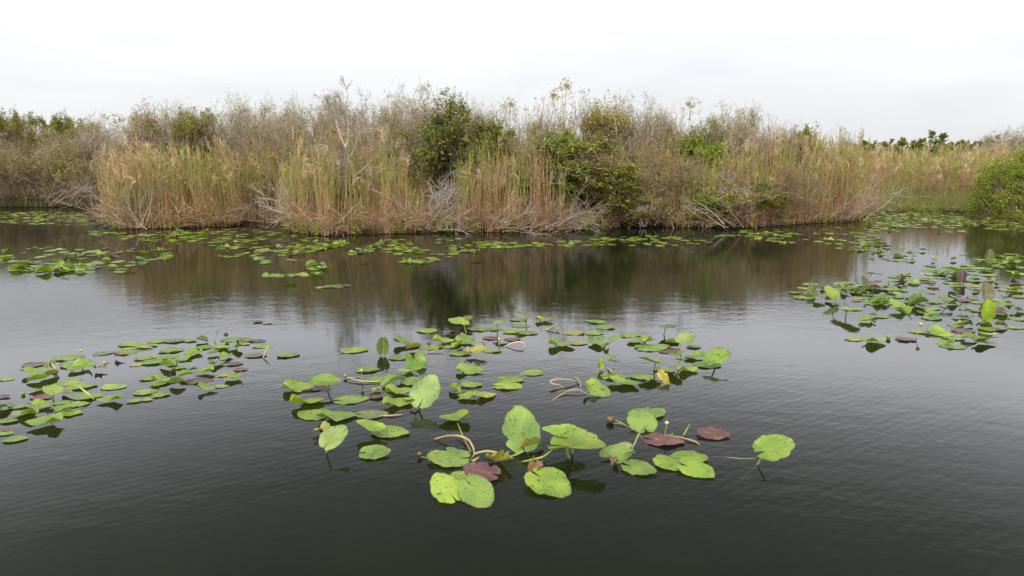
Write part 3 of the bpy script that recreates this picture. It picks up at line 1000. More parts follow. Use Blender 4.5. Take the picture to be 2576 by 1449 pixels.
DB = [
    (330, 578, 150, 1.35, "pale dead branches fanning left over the water at the island's left tip", dict(n0=9)),
    (350, 582, 110, 1.0, "grey dead twigs matted at the foot of the left reed stand", dict(n0=9, spreadx=1.6)),
    (690, 572, 160, .9, "dark dead branch lying in the recess right of left reeds", dict(n0=5, pal=BROWN_TWIG, tilt=.1)),
    (820, 585, 165, 1.35, "long bleached dead branch reaching left from the middle reeds", dict(n0=6, tilt=.12, pal=PALE, r0=.017)),
    (1080, 586, 80, 1.3, "big pale dead branch tangle below the dark green tree", dict(n0=15, spreadx=1.1, r0=.017, pal=PALE)),
    (1110, 588, 20, 1.0, "dead branches sprawling right below the dark green tree", dict(n0=8, tilt=.2)),
    (1260, 592, 15, .9, "thin dead twigs at the foot of the tall centre reeds", dict(n0=7, tilt=.1)),
    (1400, 588, 10, .9, "dead twigs trailing in water right of the centre reeds", dict(n0=7, tilt=.12)),
    (1500, 580, 175, 1.5, "long grey dead branches sweeping left below the green shrubs", dict(n0=10, tilt=.18, pal=PALE + TWIG)),
    (1600, 572, 70, .8, "dead branch standing in the dark gap right of centre", dict(n0=5, pal=BROWN_TWIG + PALE)),
    (1660, 577, 120, 1.2, "pale upright dead twigs right of the dark gap", dict(n0=9, spreadx=1.1)),
    (1860, 582, 160, 1.0, "bleached dead branches hooked over the water right of vine shrub", dict(n0=6, tilt=.25, pal=TWIG)),
    (1960, 570, 120, 1.1, "dark dead branches arching left of the reddish reeds", dict(n0=8, pal=BROWN_TWIG + TWIG)),
    (2130, 563, 25, 1.4, "dead branches reaching right from the island's right tip", dict(n0=9, tilt=.35)),
    (120, 523, 70, 1.5, "grey dead branches along the far left bank", dict(n0=9, spreadx=1.8)),
]
for px, py, ang, size, lab, kw in DB:
    kw.setdefault('z0', .12)
    dead_branch(px, py, ang, size, lab, **kw)

# ------------------------------------------------------------------ lily leaves
GRN = [(.19, .315, .028), (.17, .285, .032), (.24, .365, .032), (.175, .295, .045)]
LCOL = {'g': GRN, 'o': [(.17, .16, .07), (.16, .20, .07)], 'p': [(.16, .055, .055), (.19, .065, .06)], 'y': [(.34, .36, .06), (.40, .36, .06)],
        'b': [(.24, .14, .07), (.30, .19, .09)], 'd': [(.10, .17, .03), (.13, .19, .03)], 'k': [(.12, .075, .07)], 'w': [(.24, .35, .085)]}


def blade_geo(L, c, segs=34, rings=(0, .3, .58, .82, .95, 1.0), fold=0., cup=0., ear=0., droop=0., wave=.02, gap=.12, bites=0, width=.8, rag=.02, curl=0., rimc=0.):
    half = segs // 2
    th = np.concatenate([np.linspace(-math.pi + gap, 0, half, endpoint=False), np.linspace(0, math.pi - gap, half + 1)])
    a, b, cx, px0 = .5, .5 * width, 0., -.16
    dx, dy = np.cos(th), np.sin(th)
    A = dx ** 2 / a ** 2 + dy ** 2 / b ** 2
    B = 2 * px0 * dx / a ** 2
    C = px0 ** 2 / a ** 2 - 1
    r = (-B + np.sqrt(B ** 2 - 4 * A * C)) / (2 * A)
    r = r * (1 + .15 * np.exp(-(th / .27) ** 2))
    back = np.clip((math.pi - np.abs(th)) / .55, 0, 1)
    r = r * (.80 + .26 * np.sin(back * math.pi / 2) - .06 * back)
    ph = rng.uniform(0, 6.28, 4)
    r = r * (1 + rag * np.sin(9 * th + ph[0]) + rag * .8 * np.sin(17 * th + ph[1]) + rng.normal(size=len(th)) * rag * .5)
    for _ in range(bites):
        t0, w, dp = rng.uniform(-2.6, 2.6), rng.uniform(.09, .26), rng.uniform(.12, .4)
        r = r * (1 - dp * np.exp(-((th - t0) / w) ** 4))
    rg = np.array(rings)
    x = px0 + rg[:, None] * (r * dx)[None]
    y = rg[:, None] * (r * dy)[None]
    rf = np.repeat(rg[:, None], len(th), 1)
    z = cup * rf ** 2 + wave * rf ** 2 * (np.sin(2 * th + ph[2]) + .6 * np.sin(5 * th + ph[3]))[None] - droop * np.clip(x, 0, 1) ** 2
    rim = np.clip((rf - .78) / .22, 0, 1)
    z = z + rim ** 2 * (rimc * (.6 + np.sin(3 * th + ph[1]) + .7 * np.sin(7 * th + ph[0]))[None])
    eb = np.clip((-x + .02) / .36, 0, 1) ** 1.2
    z = z + ear * eb * np.abs(y) * 1.6
    yy = y * np.sqrt(np.clip(1 - (ear * eb * .9) ** 2, .15, 1))
    if curl:
        # one long side rolls over
        s = np.clip(y / (b * 1.0), 0, 1)
        z = z + curl * np.sin(s * 2.2) * .22
        yy = np.where(y > 0, yy * (1 - .55 * curl * s), yy)
    if fold:
        z = z + np.abs(yy) * math.sin(fold)
        yy = yy * math.cos(fold)
    V = np.stack([x, yy, z], -1) * L
    ns, nr = len(th), len(rg)
    j, i = np.meshgrid(np.arange(ns - 1), np.arange(nr - 1))
    q = np.stack([i * ns + j, (i + 1) * ns + j, (i + 1) * ns + j + 1, i * ns + j + 1], -1).reshape(-1, 4)
    cc = np.concatenate([np.tile(c, (nr * ns, 1)), rf.reshape(-1, 1)], 1)
    uv = np.stack([x + .5, y + .5], -1).reshape(-1, 2)
    return V.reshape(-1, 3), q, cc, uv


def rot(yaw, pitch, roll):
    cy, sy, cpi, spi, cr, sr = math.cos(yaw), math.sin(yaw), math.cos(pitch), math.sin(pitch), math.cos(roll), math.sin(roll)
    Rz = np.array([[cy, -sy, 0], [sy, cy, 0], [0, 0, 1]])
    Ry = np.array([[cpi, 0, -spi], [0, 1, 0], [spi, 0, cpi]])
    Rx = np.array([[1, 0, 0], [0, cr, -sr], [0, sr, cr]])
    return Rz @ Ry @ Rx


ZONES = {'A': (0, 1180, 2576 / 1200), 'B': (1040, 1160, 2576 / 1060), 'C': (1900, 1160, 2576 / 1060), 'D': (2900, 900, 2576 / 940),
         'E': (1100, 1450, 2576 / 1150), 'F': (2150, 1480, 2576 / 950)}
K = 2576 / 3840


def zpix(zone, x, y):
    x0, y0, s = ZONES[zone]
    return (x0 + x / s) * K, (y0 + y / s) * K


# zone, x, y, apparent width, yaw, pose, colour   (pose: f flat, l lobes lifted, v folded, r raised on stalk, s upright, c withered)
LEAFTXT = {
'A': """1775,122,110,10,r,g;2080,55,90,0,f,k;2150,66,80,0,f,w;1250,215,150,0,f,g;1400,207,165,10,f,o;1530,207,100,10,f,g;1630,208,110,180,v,d
1040,237,190,0,f,g;1165,250,170,0,f,g;1060,272,130,180,f,g;1880,200,180,180,f,g;1975,203,150,0,f,o;2080,212,120,0,f,k;1955,233,110,0,f,g
1885,262,140,200,l,g;1640,262,150,180,f,g;1770,255,140,0,f,g;2105,252,160,0,f,g;2045,325,180,0,f,o;2310,325,170,0,f,g
825,312,150,20,f,o;1030,300,220,10,f,g;960,325,90,0,c,b;1370,285,190,0,f,g;550,345,200,20,f,g;620,400,280,0,f,g;265,402,190,15,f,k
1235,330,70,100,l,g;1150,350,150,0,f,g;1220,378,190,0,f,g;1340,342,180,0,f,g;1560,312,150,260,l,g;1715,305,90,250,l,d;1815,330,110,260,l,g
1490,355,100,240,l,g;1400,375,120,200,l,g;1350,405,140,180,v,g;1450,425,110,0,f,g;1545,400,70,0,l,g;1090,405,100,0,f,y;1740,390,120,30,l,g
1880,394,140,0,f,k;1650,455,160,190,l,g;1930,440,120,0,f,p;1210,510,180,0,f,g;1310,530,180,10,l,g;1270,557,130,0,f,g;1420,545,130,10,v,d
1490,485,120,40,v,g;1600,533,210,0,f,k;1790,487,90,0,f,y;1880,508,140,250,l,g;1660,590,150,20,l,g;1780,575,110,10,f,y;440,388,80,90,s,g
390,415,90,120,v,g;270,457,190,10,l,g;390,490,130,60,v,g;300,522,140,200,v,g;640,422,160,265,l,g;800,424,100,5,c,b;50,517,120,0,f,g
560,547,190,10,f,g;650,577,210,10,f,g;430,605,175,140,r,g;300,602,130,180,l,g;545,635,120,340,v,y;330,662,190,0,f,p;30,657,100,0,f,p
910,580,200,10,f,g;1165,622,190,0,f,g;1285,642,150,10,f,g;1080,690,130,10,f,g;1180,682,100,0,f,y;890,682,190,190,l,g;700,657,220,0,f,g
25,740,120,90,l,g;140,738,150,0,f,g;330,727,200,10,l,g;490,707,140,0,f,g;610,722,180,10,f,g;210,792,210,180,l,g;530,748,190,170,l,g
560,790,180,0,f,g;440,812,100,180,f,g;370,866,260,190,l,g;60,852,150,0,f,g;45,925,70,0,f,p;40,955,120,0,f,g;115,1000,180,10,f,g""",
'B': """90,415,190,5,f,g;690,370,235,5,f,g;1375,193,190,175,f,g;1660,112,185,170,r,g,14;1735,78,100,80,r,d;1835,177,190,180,f,g;1970,180,150,0,f,g
2025,125,140,30,r,w;2250,50,160,160,r,d;2205,95,150,180,f,g;2215,149,160,0,f,w;2425,92,150,0,l,g;2130,200,170,0,f,g;2280,213,170,0,f,g
965,345,130,100,s,d;1170,310,240,0,l,g;1240,345,140,20,v,y;1100,440,180,0,f,g;1265,488,195,300,l,g,14;1195,562,180,180,l,g;1410,347,210,180,f,g
1510,285,190,20,l,g;1570,340,120,0,f,g;1640,330,120,60,v,g;1720,255,140,0,l,w;1700,295,190,350,l,g;1960,262,160,180,f,p;2135,274,150,0,f,p
1660,398,200,0,f,g;1800,385,200,0,c,y;1950,377,160,0,f,g;1560,207,100,0,c,d;815,547,205,0,f,g;440,655,270,180,r,g,12;180,717,260,10,l,g
390,720,190,0,f,k;905,637,200,0,f,g;1255,655,290,0,f,g;1050,660,220,40,v,w;895,735,120,90,l,g;1095,750,230,0,l,g;905,792,140,0,f,k
1740,552,240,10,l,g;2110,640,240,0,f,g;2090,697,260,0,f,g;2330,577,200,190,f,g;1760,683,190,350,f,g;1620,737,150,120,v,g;1720,795,190,190,l,g
1880,785,200,30,l,y;260,848,270,30,l,g;655,822,290,5,f,g;1085,850,260,10,l,g;1195,822,110,60,l,d;1350,768,290,70,r,w,28;1250,865,90,0,c,b
335,962,280,180,f,g;520,978,330,15,l,g;845,955,280,10,f,o;860,1055,280,160,r,g,6;1015,1113,330,350,f,g;420,1090,190,30,c,y;510,1170,250,60,r,w,26
875,1300,270,20,f,g,12;1625,990,270,180,l,g""",
'C': """820,110,170,175,f,g;895,162,170,0,f,g;620,214,190,180,f,y;790,216,160,0,f,g;1480,150,200,20,r,d;490,320,230,350,l,g;645,307,160,0,f,y
820,293,180,260,l,g;980,268,120,30,r,g;900,338,95,60,v,g;1110,237,190,0,f,g;1220,292,220,190,l,g;1290,290,110,0,c,y;1315,345,310,5,f,g
1630,268,200,50,r,w,18;1500,302,100,150,v,g;1700,337,130,0,f,w;1500,378,200,180,f,p;1545,418,160,270,r,g;1620,447,110,0,f,g;1730,425,200,200,l,g
1910,438,250,20,r,g,18;1820,503,230,0,f,g;1780,395,150,0,f,g;945,435,110,30,r,g;855,500,80,90,s,g;1325,478,210,180,r,g;1450,550,180,180,f,g
1640,548,190,20,l,g;1240,617,210,180,f,g;1430,620,150,300,c,y,40;970,612,240,0,f,g;1050,660,260,340,l,g;815,725,240,310,l,g,14""",
'D': """380,455,140,0,f,g;395,505,85,80,s,d;480,565,110,110,r,g;600,550,140,100,r,g,40;600,610,120,0,v,d;670,660,120,330,r,y;310,592,190,0,f,g
370,552,100,90,l,g;220,537,130,0,f,g;520,500,70,60,l,d;660,503,110,0,f,g;660,465,70,100,l,g;740,535,90,90,v,d;830,530,90,80,v,d
820,467,120,0,l,g;760,437,130,0,f,g;700,447,120,180,f,g;1035,350,120,340,r,g;925,425,70,90,s,d;1030,440,140,350,r,p;1060,488,190,0,l,d
1180,485,100,90,l,d;1280,472,90,0,l,g;1340,497,80,180,l,d;1325,402,80,30,v,d;1430,435,130,260,l,g;1565,397,100,100,l,g;1630,402,80,60,l,g
1590,437,130,0,f,k;1720,392,100,0,f,g;1610,467,70,120,l,g;1670,477,70,60,l,g;1640,492,100,0,f,p;1940,382,100,60,s,k;1860,510,100,20,l,d
1850,560,90,90,v,d;1530,540,140,320,r,g;1210,572,80,150,v,d;1285,587,110,0,f,g;960,547,110,0,l,d;900,592,160,0,f,g;1020,642,150,250,l,g
1160,657,110,0,l,o;1220,642,70,100,v,g;1295,700,190,90,l,g,24;1480,650,200,0,v,g;1770,607,150,20,r,g;1650,637,140,0,f,g;1840,657,130,20,l,g
1610,702,180,0,f,g;785,735,180,335,r,g;800,708,170,0,f,w;1030,772,60,150,v,g;1110,787,120,0,f,g;945,832,130,0,v,g;1030,845,60,90,v,d
1620,802,180,0,f,g;820,1017,160,0,f,y;1030,1037,230,10,l,g;1355,1017,180,0,f,p;1510,942,180,180,f,g;1675,897,100,30,c,y;1705,957,200,280,l,g
1840,1003,190,0,f,g;1780,1050,120,120,l,g;1830,1092,220,350,f,g;1900,852,100,180,l,g;1990,800,100,80,l,g;1905,788,90,110,l,g;1985,862,100,0,v,d
1870,874,150,0,f,g;1945,932,220,0,f,p;2005,1003,130,330,v,g;2100,997,120,0,f,g;2160,1052,200,10,l,d;2200,735,150,60,s,g;2180,530,130,75,s,o
2210,912,200,0,f,g;2335,873,100,330,v,d;2470,897,160,0,f,g;2350,760,120,100,l,g;2430,742,80,60,l,g;2540,722,110,0,l,g;2510,812,170,10,f,g
2090,642,130,0,f,g;1975,622,140,0,f,p;1955,662,80,0,c,d;2040,412,130,180,l,g;2110,402,130,0,l,g;2210,362,150,0,f,g;2250,410,110,70,l,g
2300,457,80,0,l,o;2080,527,70,0,v,d;2020,472,170,0,f,g;1900,472,140,0,f,g;1820,442,140,0,f,g;2400,512,170,0,f,g;2500,502,170,0,l,g
2530,582,140,350,f,g;2520,352,120,0,l,g;2500,442,130,0,l,k;2450,322,120,0,f,g;2330,620,180,0,f,w;2420,592,130,0,c,k;2340,657,200,0,f,g
2215,175,100,75,s,d;2085,185,70,0,r,g;2060,247,80,30,l,g;2000,262,140,0,f,g;2120,292,180,0,f,g;2310,152,70,0,l,d;2400,192,90,20,l,g
2440,222,90,0,v,g;2330,217,110,0,l,g;2450,272,110,10,l,d;2550,172,90,0,l,g;2540,282,120,0,f,g;2370,242,100,180,l,g;2300,270,100,0,f,g
2430,145,100,0,f,g;2530,232,100,30,v,g;1850,200,70,20,v,d;1950,149,70,0,f,d;1660,165,80,150,r,g;1650,207,60,0,l,g;1280,162,100,0,l,g
1350,177,60,0,v,d;1290,207,130,0,f,g;1420,207,90,30,l,g;1400,115,60,100,l,g;1450,132,70,60,v,g;1270,85,60,0,r,g;1320,82,60,90,r,g
1530,102,60,0,v,d;1160,72,70,0,v,d;1170,95,80,0,r,g;1080,107,100,20,l,g;1120,132,90,0,l,g;1040,117,70,0,l,g;890,107,80,0,l,g
970,92,60,60,v,g;1070,46,60,0,v,d;1140,43,45,0,v,d;1010,166,45,0,v,g""",
'E': """1320,592,350,180,f,g,10;1595,715,300,170,f,p,14;1720,625,240,330,c,y;1915,375,320,105,r,g,42;2290,390,350,175,r,g,10;2360,490,460,0,r,g,14;1985,490,210,20,c,y
1290,860,290,120,f,g,24;1530,870,300,300,f,g,24;1400,760,200,20,f,g,10;2130,795,370,325,f,g,14;2020,690,170,60,c,b,20""",
'F': """790,185,280,10,f,g,10;700,270,300,90,f,g,16;900,457,380,0,f,p;1405,388,310,5,f,p,8;2020,550,410,10,r,g,14;460,605,350,200,l,g,8;650,740,330,325,f,g,10
950,690,270,325,f,g,10;1160,640,360,10,f,g,6;1230,750,350,335,f,g,8;415,680,110,80,c,b""",
}
LABEL_E = ["long pointed green lily leaf lying flat beside the brown bud", "domed dark crimson lily leaf behind the two overlapping nearest leaves",
           "ragged torn yellow green lily leaf next to the crimson dome", "big heart shaped green lily leaf standing upright in near cluster",
           "broad green lily leaf behind the long pointed one in near cluster", "long green lily leaf with pointed tip at right of the upright heart",
           "yellow torn lily leaf at the foot of the upright heart", "yellowish green lily leaf with chewed rim, nearest leaf of all on left",
           "smooth green lily leaf overlapping the chewed yellowish nearest one", "green lily leaf mostly covered by the two nearest leaves",
           "single spotted green lily leaf right of the nearest overlapping pair", "rotting orange brown leaf touching the single spotted leaf"]
LABEL_F = ["green lily leaf with curled edge behind the notched heart", "round notched heart shaped lily leaf below the curled edge one",
           "long flat crimson lily leaf with a pale stalk lying across it", "dull red lily leaf with lifted edge, right of the long crimson one",
           "lone green lily leaf on a stalk, farthest right of the near leaves", "green lily leaf behind the shrivelled tan leaf",
           "green lily leaf with a brown dead patch beside the shrivelled leaf", "left leaf of the overlapping green trio",
           "rear leaf of the overlapping green trio", "front pointed leaf of the overlapping green trio",
           "shrivelled tan dead leaf sticking up out of the water"]

RAW = []
for zn, txt in LEAFTXT.items():
    i = 0
    for line in txt.split("\n"):
        for it in line.split(";"):
            f = it.split(",")
            x, y, w = float(f[0]), float(f[1]), float(f[2])
            px, py = zpix(zn, x, y)
            lab = LABEL_E[i] if zn == 'E' else LABEL_F[i] if zn == 'F' else None
            RAW.append(dict(z=zn, px=px, py=py, w=w / ZONES[zn][2] * K * {'D': 1.1, 'A': .93}.get(zn, 1.0), yaw=R(float(f[3])), pose=f[4], c=f[5], tilt=float(f[6]) if len(f) > 6 else 0., lab=lab))
            i += 1


def leaf_params(d):
    p, c = d['pose'], d['c']
    u = rng.uniform
    kw = dict(rimc=u(.002, .016), wave=u(.006, .016), gap=u(.06, .2), width=u(.70, .84), bites=int(u(0, 1) < .3))
    yaw = d['yaw'] + R(u(-14, 14))
    pitch = roll = 0.
    z = u(.006, .014)
    stalk = False
    if p == 'f':
        roll, pitch = R(u(-2, 2)), R(u(-2, 2))
    elif p == 'l':
        kw.update(ear=u(.25, .7), wave=u(.006, .02), cup=u(0, .03))
        z = u(.012, .03)
        roll, pitch = R(u(-7, 7)), R(u(-4, 6))
    elif p == 'v':
        kw.update(fold=R(u(38, 62)), wave=u(.02, .05), droop=u(0, .25))
        z = u(.01, .035)
        roll = R(u(-25, 25)); pitch = R(u(-4, 14))
    elif p == 'r':
        kw.update(fold=R(u(2, 14)), cup=u(-.05, .05), droop=u(.05, .25), wave=u(.015, .035))
        z = u(.09, .15)
        pitch, roll = R(u(0, 16)), R(u(-16, 16))
        stalk = True
    elif p == 's':
        kw.update(fold=R(u(24, 42)), wave=u(.02, .05), cup=u(0, .08))
        pitch = R(u(58, 74)); roll = R(u(-12, 12))
        z = .0
        stalk = True
    elif p == 'c':
        kw.update(fold=R(u(20, 50)), wave=u(.07, .13), bites=3, cup=u(-.1, .1), rag=.05)
        z = u(.02, .05)
        roll, pitch = R(u(-25, 25)), R(u(-10, 25))
    return kw, yaw, pitch, roll, z, stalk


def pose_leaf(d, segs=34, rings=(0, .3, .58, .82, .95, 1.0), tw=None):
    kw, yaw, pitch, roll, z, stalk = leaf_params(d)
    base = ground(d['px'], d['py'], z)
    depth = base[1] * cp - (z - CAM_H) * sp
    wm = d['w'] / F * depth
    ext = math.hypot(math.cos(yaw), .8 * math.sin(yaw))
    L = wm / ext
    if d['pose'] == 's': L = wm / .8
    if d['pose'] == 'v': L = min(L, wm * 1.2)
    L = min(L, .52)
    c = pick(LCOL[d['c']], 1, .08)[0]
    V, q, cc, uv = blade_geo(L, c, segs, rings, **kw)
    M = rot(yaw, pitch, roll)
    tl = R(d.get('tilt', 0))
    if tl:
        M = np.array([[1, 0, 0], [0, math.cos(tl), -math.sin(tl)], [0, math.sin(tl), math.cos(tl)]]) @ M
    V = V @ M.T
    # keep the lowest edge from diving under the water
    if d['pose'] in 'lvcs' or tl:
        z = max(z, .012 - np.quantile(V[:, 2], .04))
    loc = ground(d['px'], d['py'], z)
    joint = loc + M @ np.array([-.16 * L, 0, 0])
    return loc, V, q, cc, uv, joint, L, stalk


LILY_G = [(.24, .32, .07), (.30, .36, .10)]
ORD = "first second third fourth fifth sixth seventh eighth ninth tenth eleventh twelfth thirteenth fourteenth fifteenth sixteenth seventeenth eighteenth nineteenth twentieth".split()
POSE_W = {'f': 'flat', 'l': 'cupped', 'v': 'folded', 'r': 'raised', 's': 'upright', 'c': 'withered'}
COL_W = {'g': 'green', 'o': 'brownish', 'p': 'crimson', 'y': 'yellowing', 'b': 'brown', 'd': 'dark green', 'k': 'dull purple', 'w': 'pale green'}


def where(d):
    x, y, z = d['px'], d['py'], d['z']
    if z == 'A':
        if y < 868: return "far edge of left patch"
        if x < 280: return "left end of left patch" if y < 975 else "near left corner of left patch"
        return "middle of left patch" if y < 950 else "near edge of left patch"
    if z in 'BC':
        if z == 'B':
            if y < 870: return "far edge of middle patch" if x > 1000 else "open water left of middle patch"
            if y < 930: return "dense rear cluster of middle patch"
            if y < 1010: return "left half of middle patch" if x < 1130 else "centre of middle patch"
            return "near left corner of middle patch"
        return "rear right of middle patch" if y < 890 else "right end of middle patch"
    if y < 690: return "loose strip behind right patch" if x < 2300 else "far corner of right patch"
    if y < 770: return "left half of right patch" if x < 2260 else "right half of right patch"
    if x < 2260: return "near left fringe of right patch"
    return "near right fringe of right patch"


RAW.sort(key=lambda d: -d['w'] * (1.0 if d['pose'] in 'f' else 1.4))
IND, REST = RAW[:296], RAW[296:]
groups = {}
for d in IND:
    if d['lab'] is None:
        groups.setdefault((POSE_W[d['pose']], COL_W[d['c']], where(d)), []).append(d)
for (pw, cw, wh), ds in groups.items():
    ds.sort(key=lambda d: d['px'])
    if len(ds) == 1:
        ds[0]['lab'] = f"{pw} {cw} lily leaf, only such one at {wh}"
    else:
        for i, d in enumerate(ds):
            o_ = "leftmost" if i == 0 else "rightmost" if i == len(ds) - 1 else f"{ORD[i]} from left"
            d['lab'] = f"{o_} of {pw} {cw} leaves, {wh}"

for d in IND:
    big = d['w'] > 45
    loc, V, q, cc, uv, joint, L, stalk = pose_leaf(d, 44 if big else 30)
    acc = Acc()
    acc.add(V, q, cc, uv)
    o = acc.build("lily_leaf", M_LILY)
    o.location = tuple(loc)
    tag(o, d['lab'], "lily leaf", "lily leaves on the water")
    if d['pose'] == 'r' or d['pose'] in 'ls' and rng.random() < .35:
        a = rng.uniform(0, 6.28)
        hgt = max(joint[2], .03)
        foot = np.array([joint[0] + math.cos(a) * hgt * .5, joint[1] + math.sin(a) * hgt * .5, 0])
        end = foot + np.array([math.cos(a) * .12, math.sin(a) * .12, -.12])
        P = np.array([[joint + np.array([0, 0, -.001]), joint * .6 + foot * .4 + np.array([0, 0, hgt * .08]), foot, (foot + end) / 2 + np.array([0, 0, -.02]), end]]) - loc
        sa = Acc()
        tubes(sa, P, np.array([[.007, .0075, .008, .008, .008]]) * max(.8, L / .3), pick(LILY_G, 1), 6)
        sa.build("stalk", M_STALK, o)

# the rest: hundreds of small pads, one object
acc = Acc()
for d in REST:
    loc, V, q, cc, uv, *_ = pose_leaf(d, 16, (0, .55, .9, 1.0))
    acc.add(V + loc, q, cc, uv)


def scatter(poly_pts, n, wpx, raised=.18, cols='ggggggwoyk', clump=30):
    """pads over a strip given as (x, y_top, y_bottom) stations"""
    xs = [p[0] for p in poly_pts]
    nc = max(3, n // 7)
    cx = rng.uniform(xs[0], xs[-1], nc); cv = rng.uniform(0, 1, nc)
    for _ in range(n):
        i = rng.integers(0, nc)
        x = np.clip(cx[i] + rng.normal() * clump, xs[0], xs[-1])
        v = np.clip(cv[i] + rng.normal() * .13, 0, 1)
        y = np.interp(x, xs, [p[1] for p in poly_pts]) * (1 - v) + np.interp(x, xs, [p[2] for p in poly_pts]) * v
        Y = dist_of(y)
        if EX[0] < x < EX[-1] and Y > front(x) + .3: continue
        L = rng.uniform(.15, .28) * wpx
        pose = 'f'
        if rng.random() < raised: pose = rng.choice(list('lllvvr'))
        d = dict(px=x, py=y, w=L / Y * F, yaw=rng.uniform(0, 6.28), pose=pose, c=rng.choice(list(cols)))
        loc, V, q, cc, uv, *_ = pose_leaf(d, 12, (0, .6, 1.0))
        acc.add(V + loc, q, cc, uv)


scatter([(235, 582, 592), (430, 582, 612), (620, 574, 622), (740, 592, 640), (870, 606, 616)], 260, 1.0, .12, clump=55)
scatter([(480, 615, 640), (700, 615, 655), (800, 620, 640)], 50, 1.0, .2)
scatter([(-10, 628, 676), (120, 622, 685), (300, 625, 685), (420, 628, 655)], 170, 1.0, .3, 'gggdggwk', clump=45)
scatter([(670, 652, 664), (745, 652, 664)], 6, 1, 0)
scatter([(672, 694, 706), (770, 688, 700)], 9, 1.05, .15, clump=14)
scatter([(785, 665, 690), (858, 672, 692)], 9, 1.1, .5, clump=14)
scatter([(805, 718, 728), (872, 716, 724)], 6, 1, 0)
scatter([(885, 632, 640), (980, 603, 640), (1120, 600, 640), (1220, 604, 632), (1330, 612, 618)], 160, 1.0, .12)
scatter([(1010, 640, 660), (1100, 636, 664), (1190, 634, 656)], 22, 1.0, .2)
scatter([(1330, 612, 620), (1500, 600, 616), (1620, 592, 622), (1700, 596, 618), (1790, 606, 610)], 115, 1.0, .1, clump=40)
scatter([(1790, 588, 596), (1880, 588, 604)], 8, 1, .1)
scatter([(1870, 578, 600), (1990, 578, 616), (2120, 572, 634), (2210, 572, 628)], 125, 1.0, .12)
scatter([(2185, 534, 566), (2300, 526, 572), (2420, 540, 572), (2590, 556, 582)], 400, .95, .08, 'ggwwwyy', clump=45)
scatter([(2200, 570, 585), (2300, 575, 588), (2420, 575, 585)], 14, 1.0, .1)
scatter([(-20, 534, 562), (200, 532, 565), (420, 540, 560)], 400, .95, .04, 'ggwwwyy', clump=45)
scatter([(150, 565, 572), (360, 562, 578)], 12, 1.0, .0)
scatter([(2040, 712, 745), (2200, 700, 770), (2400, 680, 800), (2590, 640, 830)], 50, .8, .35, 'ggdggwk')
scatter([(2340, 652, 690), (2590, 640, 700)], 40, 1.0, .4, 'ggdgg')
o = acc.build("lily_pads", M_LILY)
tag(o, "hundreds of small lily pads in green strips along the bank and channels", "lily pads", None, "stuff")

# dark upright purple leaf standing alone in the right bay
d = dict(px=2361, py=581, w=6, yaw=R(80), pose='s', c='k')
loc, V, q, cc, uv, *_ = pose_leaf(d, 20)
a_ = Acc(); a_.add(V, q, cc * np.array([.5, .5, .6, 1]), uv)
o = a_.build("lily_leaf", M_LILY); o.location = tuple(loc)
tag(o, "dark purple leaf standing alone in open water of the right bay", "lily leaf", "lily leaves on the water")


# ------------------------------------------------------------------ flowers, seed heads, loose stalks
def sphere_geo(r, squash, c, ctop=None, petals=5, n=10, m=6):
    th = np.linspace(0, 2 * math.pi, n, endpoint=False)
    ph = np.linspace(0.05, math.pi - .02, m)
    rr = np.sin(ph)[:, None] * (1 + .10 * np.cos(petals * th)[None]) * r
    V = np.stack([rr * np.cos(th)[None], rr * np.sin(th)[None], np.repeat((np.cos(ph) * r * squash)[:, None], n, 1)], -1)
    i, j = np.meshgrid(np.arange(m - 1), np.arange(n), indexing='ij')
    q = np.stack([i * n + j, (i + 1) * n + j, (i + 1) * n + (j + 1) % n, i * n + (j + 1) % n], -1)
    w = np.clip(np.cos(ph) * 1.4, 0, 1)[:, None, None]
    cc = np.asarray(c)[None, None] * (1 - w) + np.asarray(ctop if ctop is not None else c)[None, None] * w
    return V.reshape(-1, 3), q.reshape(-1, 4), np.broadcast_to(cc, (m, n, 3)).reshape(-1, 3)


def flower(zn, x, y, h, r, kind, label, lean=(0., 0.)):
    px, py = zpix(zn, x, y)
    top = ground(px, py, max(h, r * .6))
    e = empty("lily_flower", tuple(top))
    cols = {'yellow': ((.30, .34, .05), (.72, .55, .02)), 'bud': ((.22, .27, .06), (.30, .32, .06)), 'brown': ((.10, .055, .025), (.22, .12, .05)), 'pale': ((.40, .42, .18), (.55, .50, .28))}[kind]
    acc = Acc()
    V, q, c = sphere_geo(r, .95, cols[0], cols[1])
    acc.add(V, q, c)
    acc.build("bud", M_STALK, e)
    acc = Acc()
    foot = np.array([lean[0] - 0, lean[1], -top[2] - .02])
    P = np.array([[np.array([0, 0, -r * .8]), foot * .5 + np.array([lean[0] * .1, 0, 0]), foot, foot + np.array([lean[0] * .5, lean[1] * .5, -.2])]])
    tubes(acc, P, np.array([[.005, .0055, .006, .006]]), pick(LILY_G, 1), 6)
    acc.build("stalk", M_STALK, e)
    tag(e, label, "flower bud", "flower buds among the lily leaves")


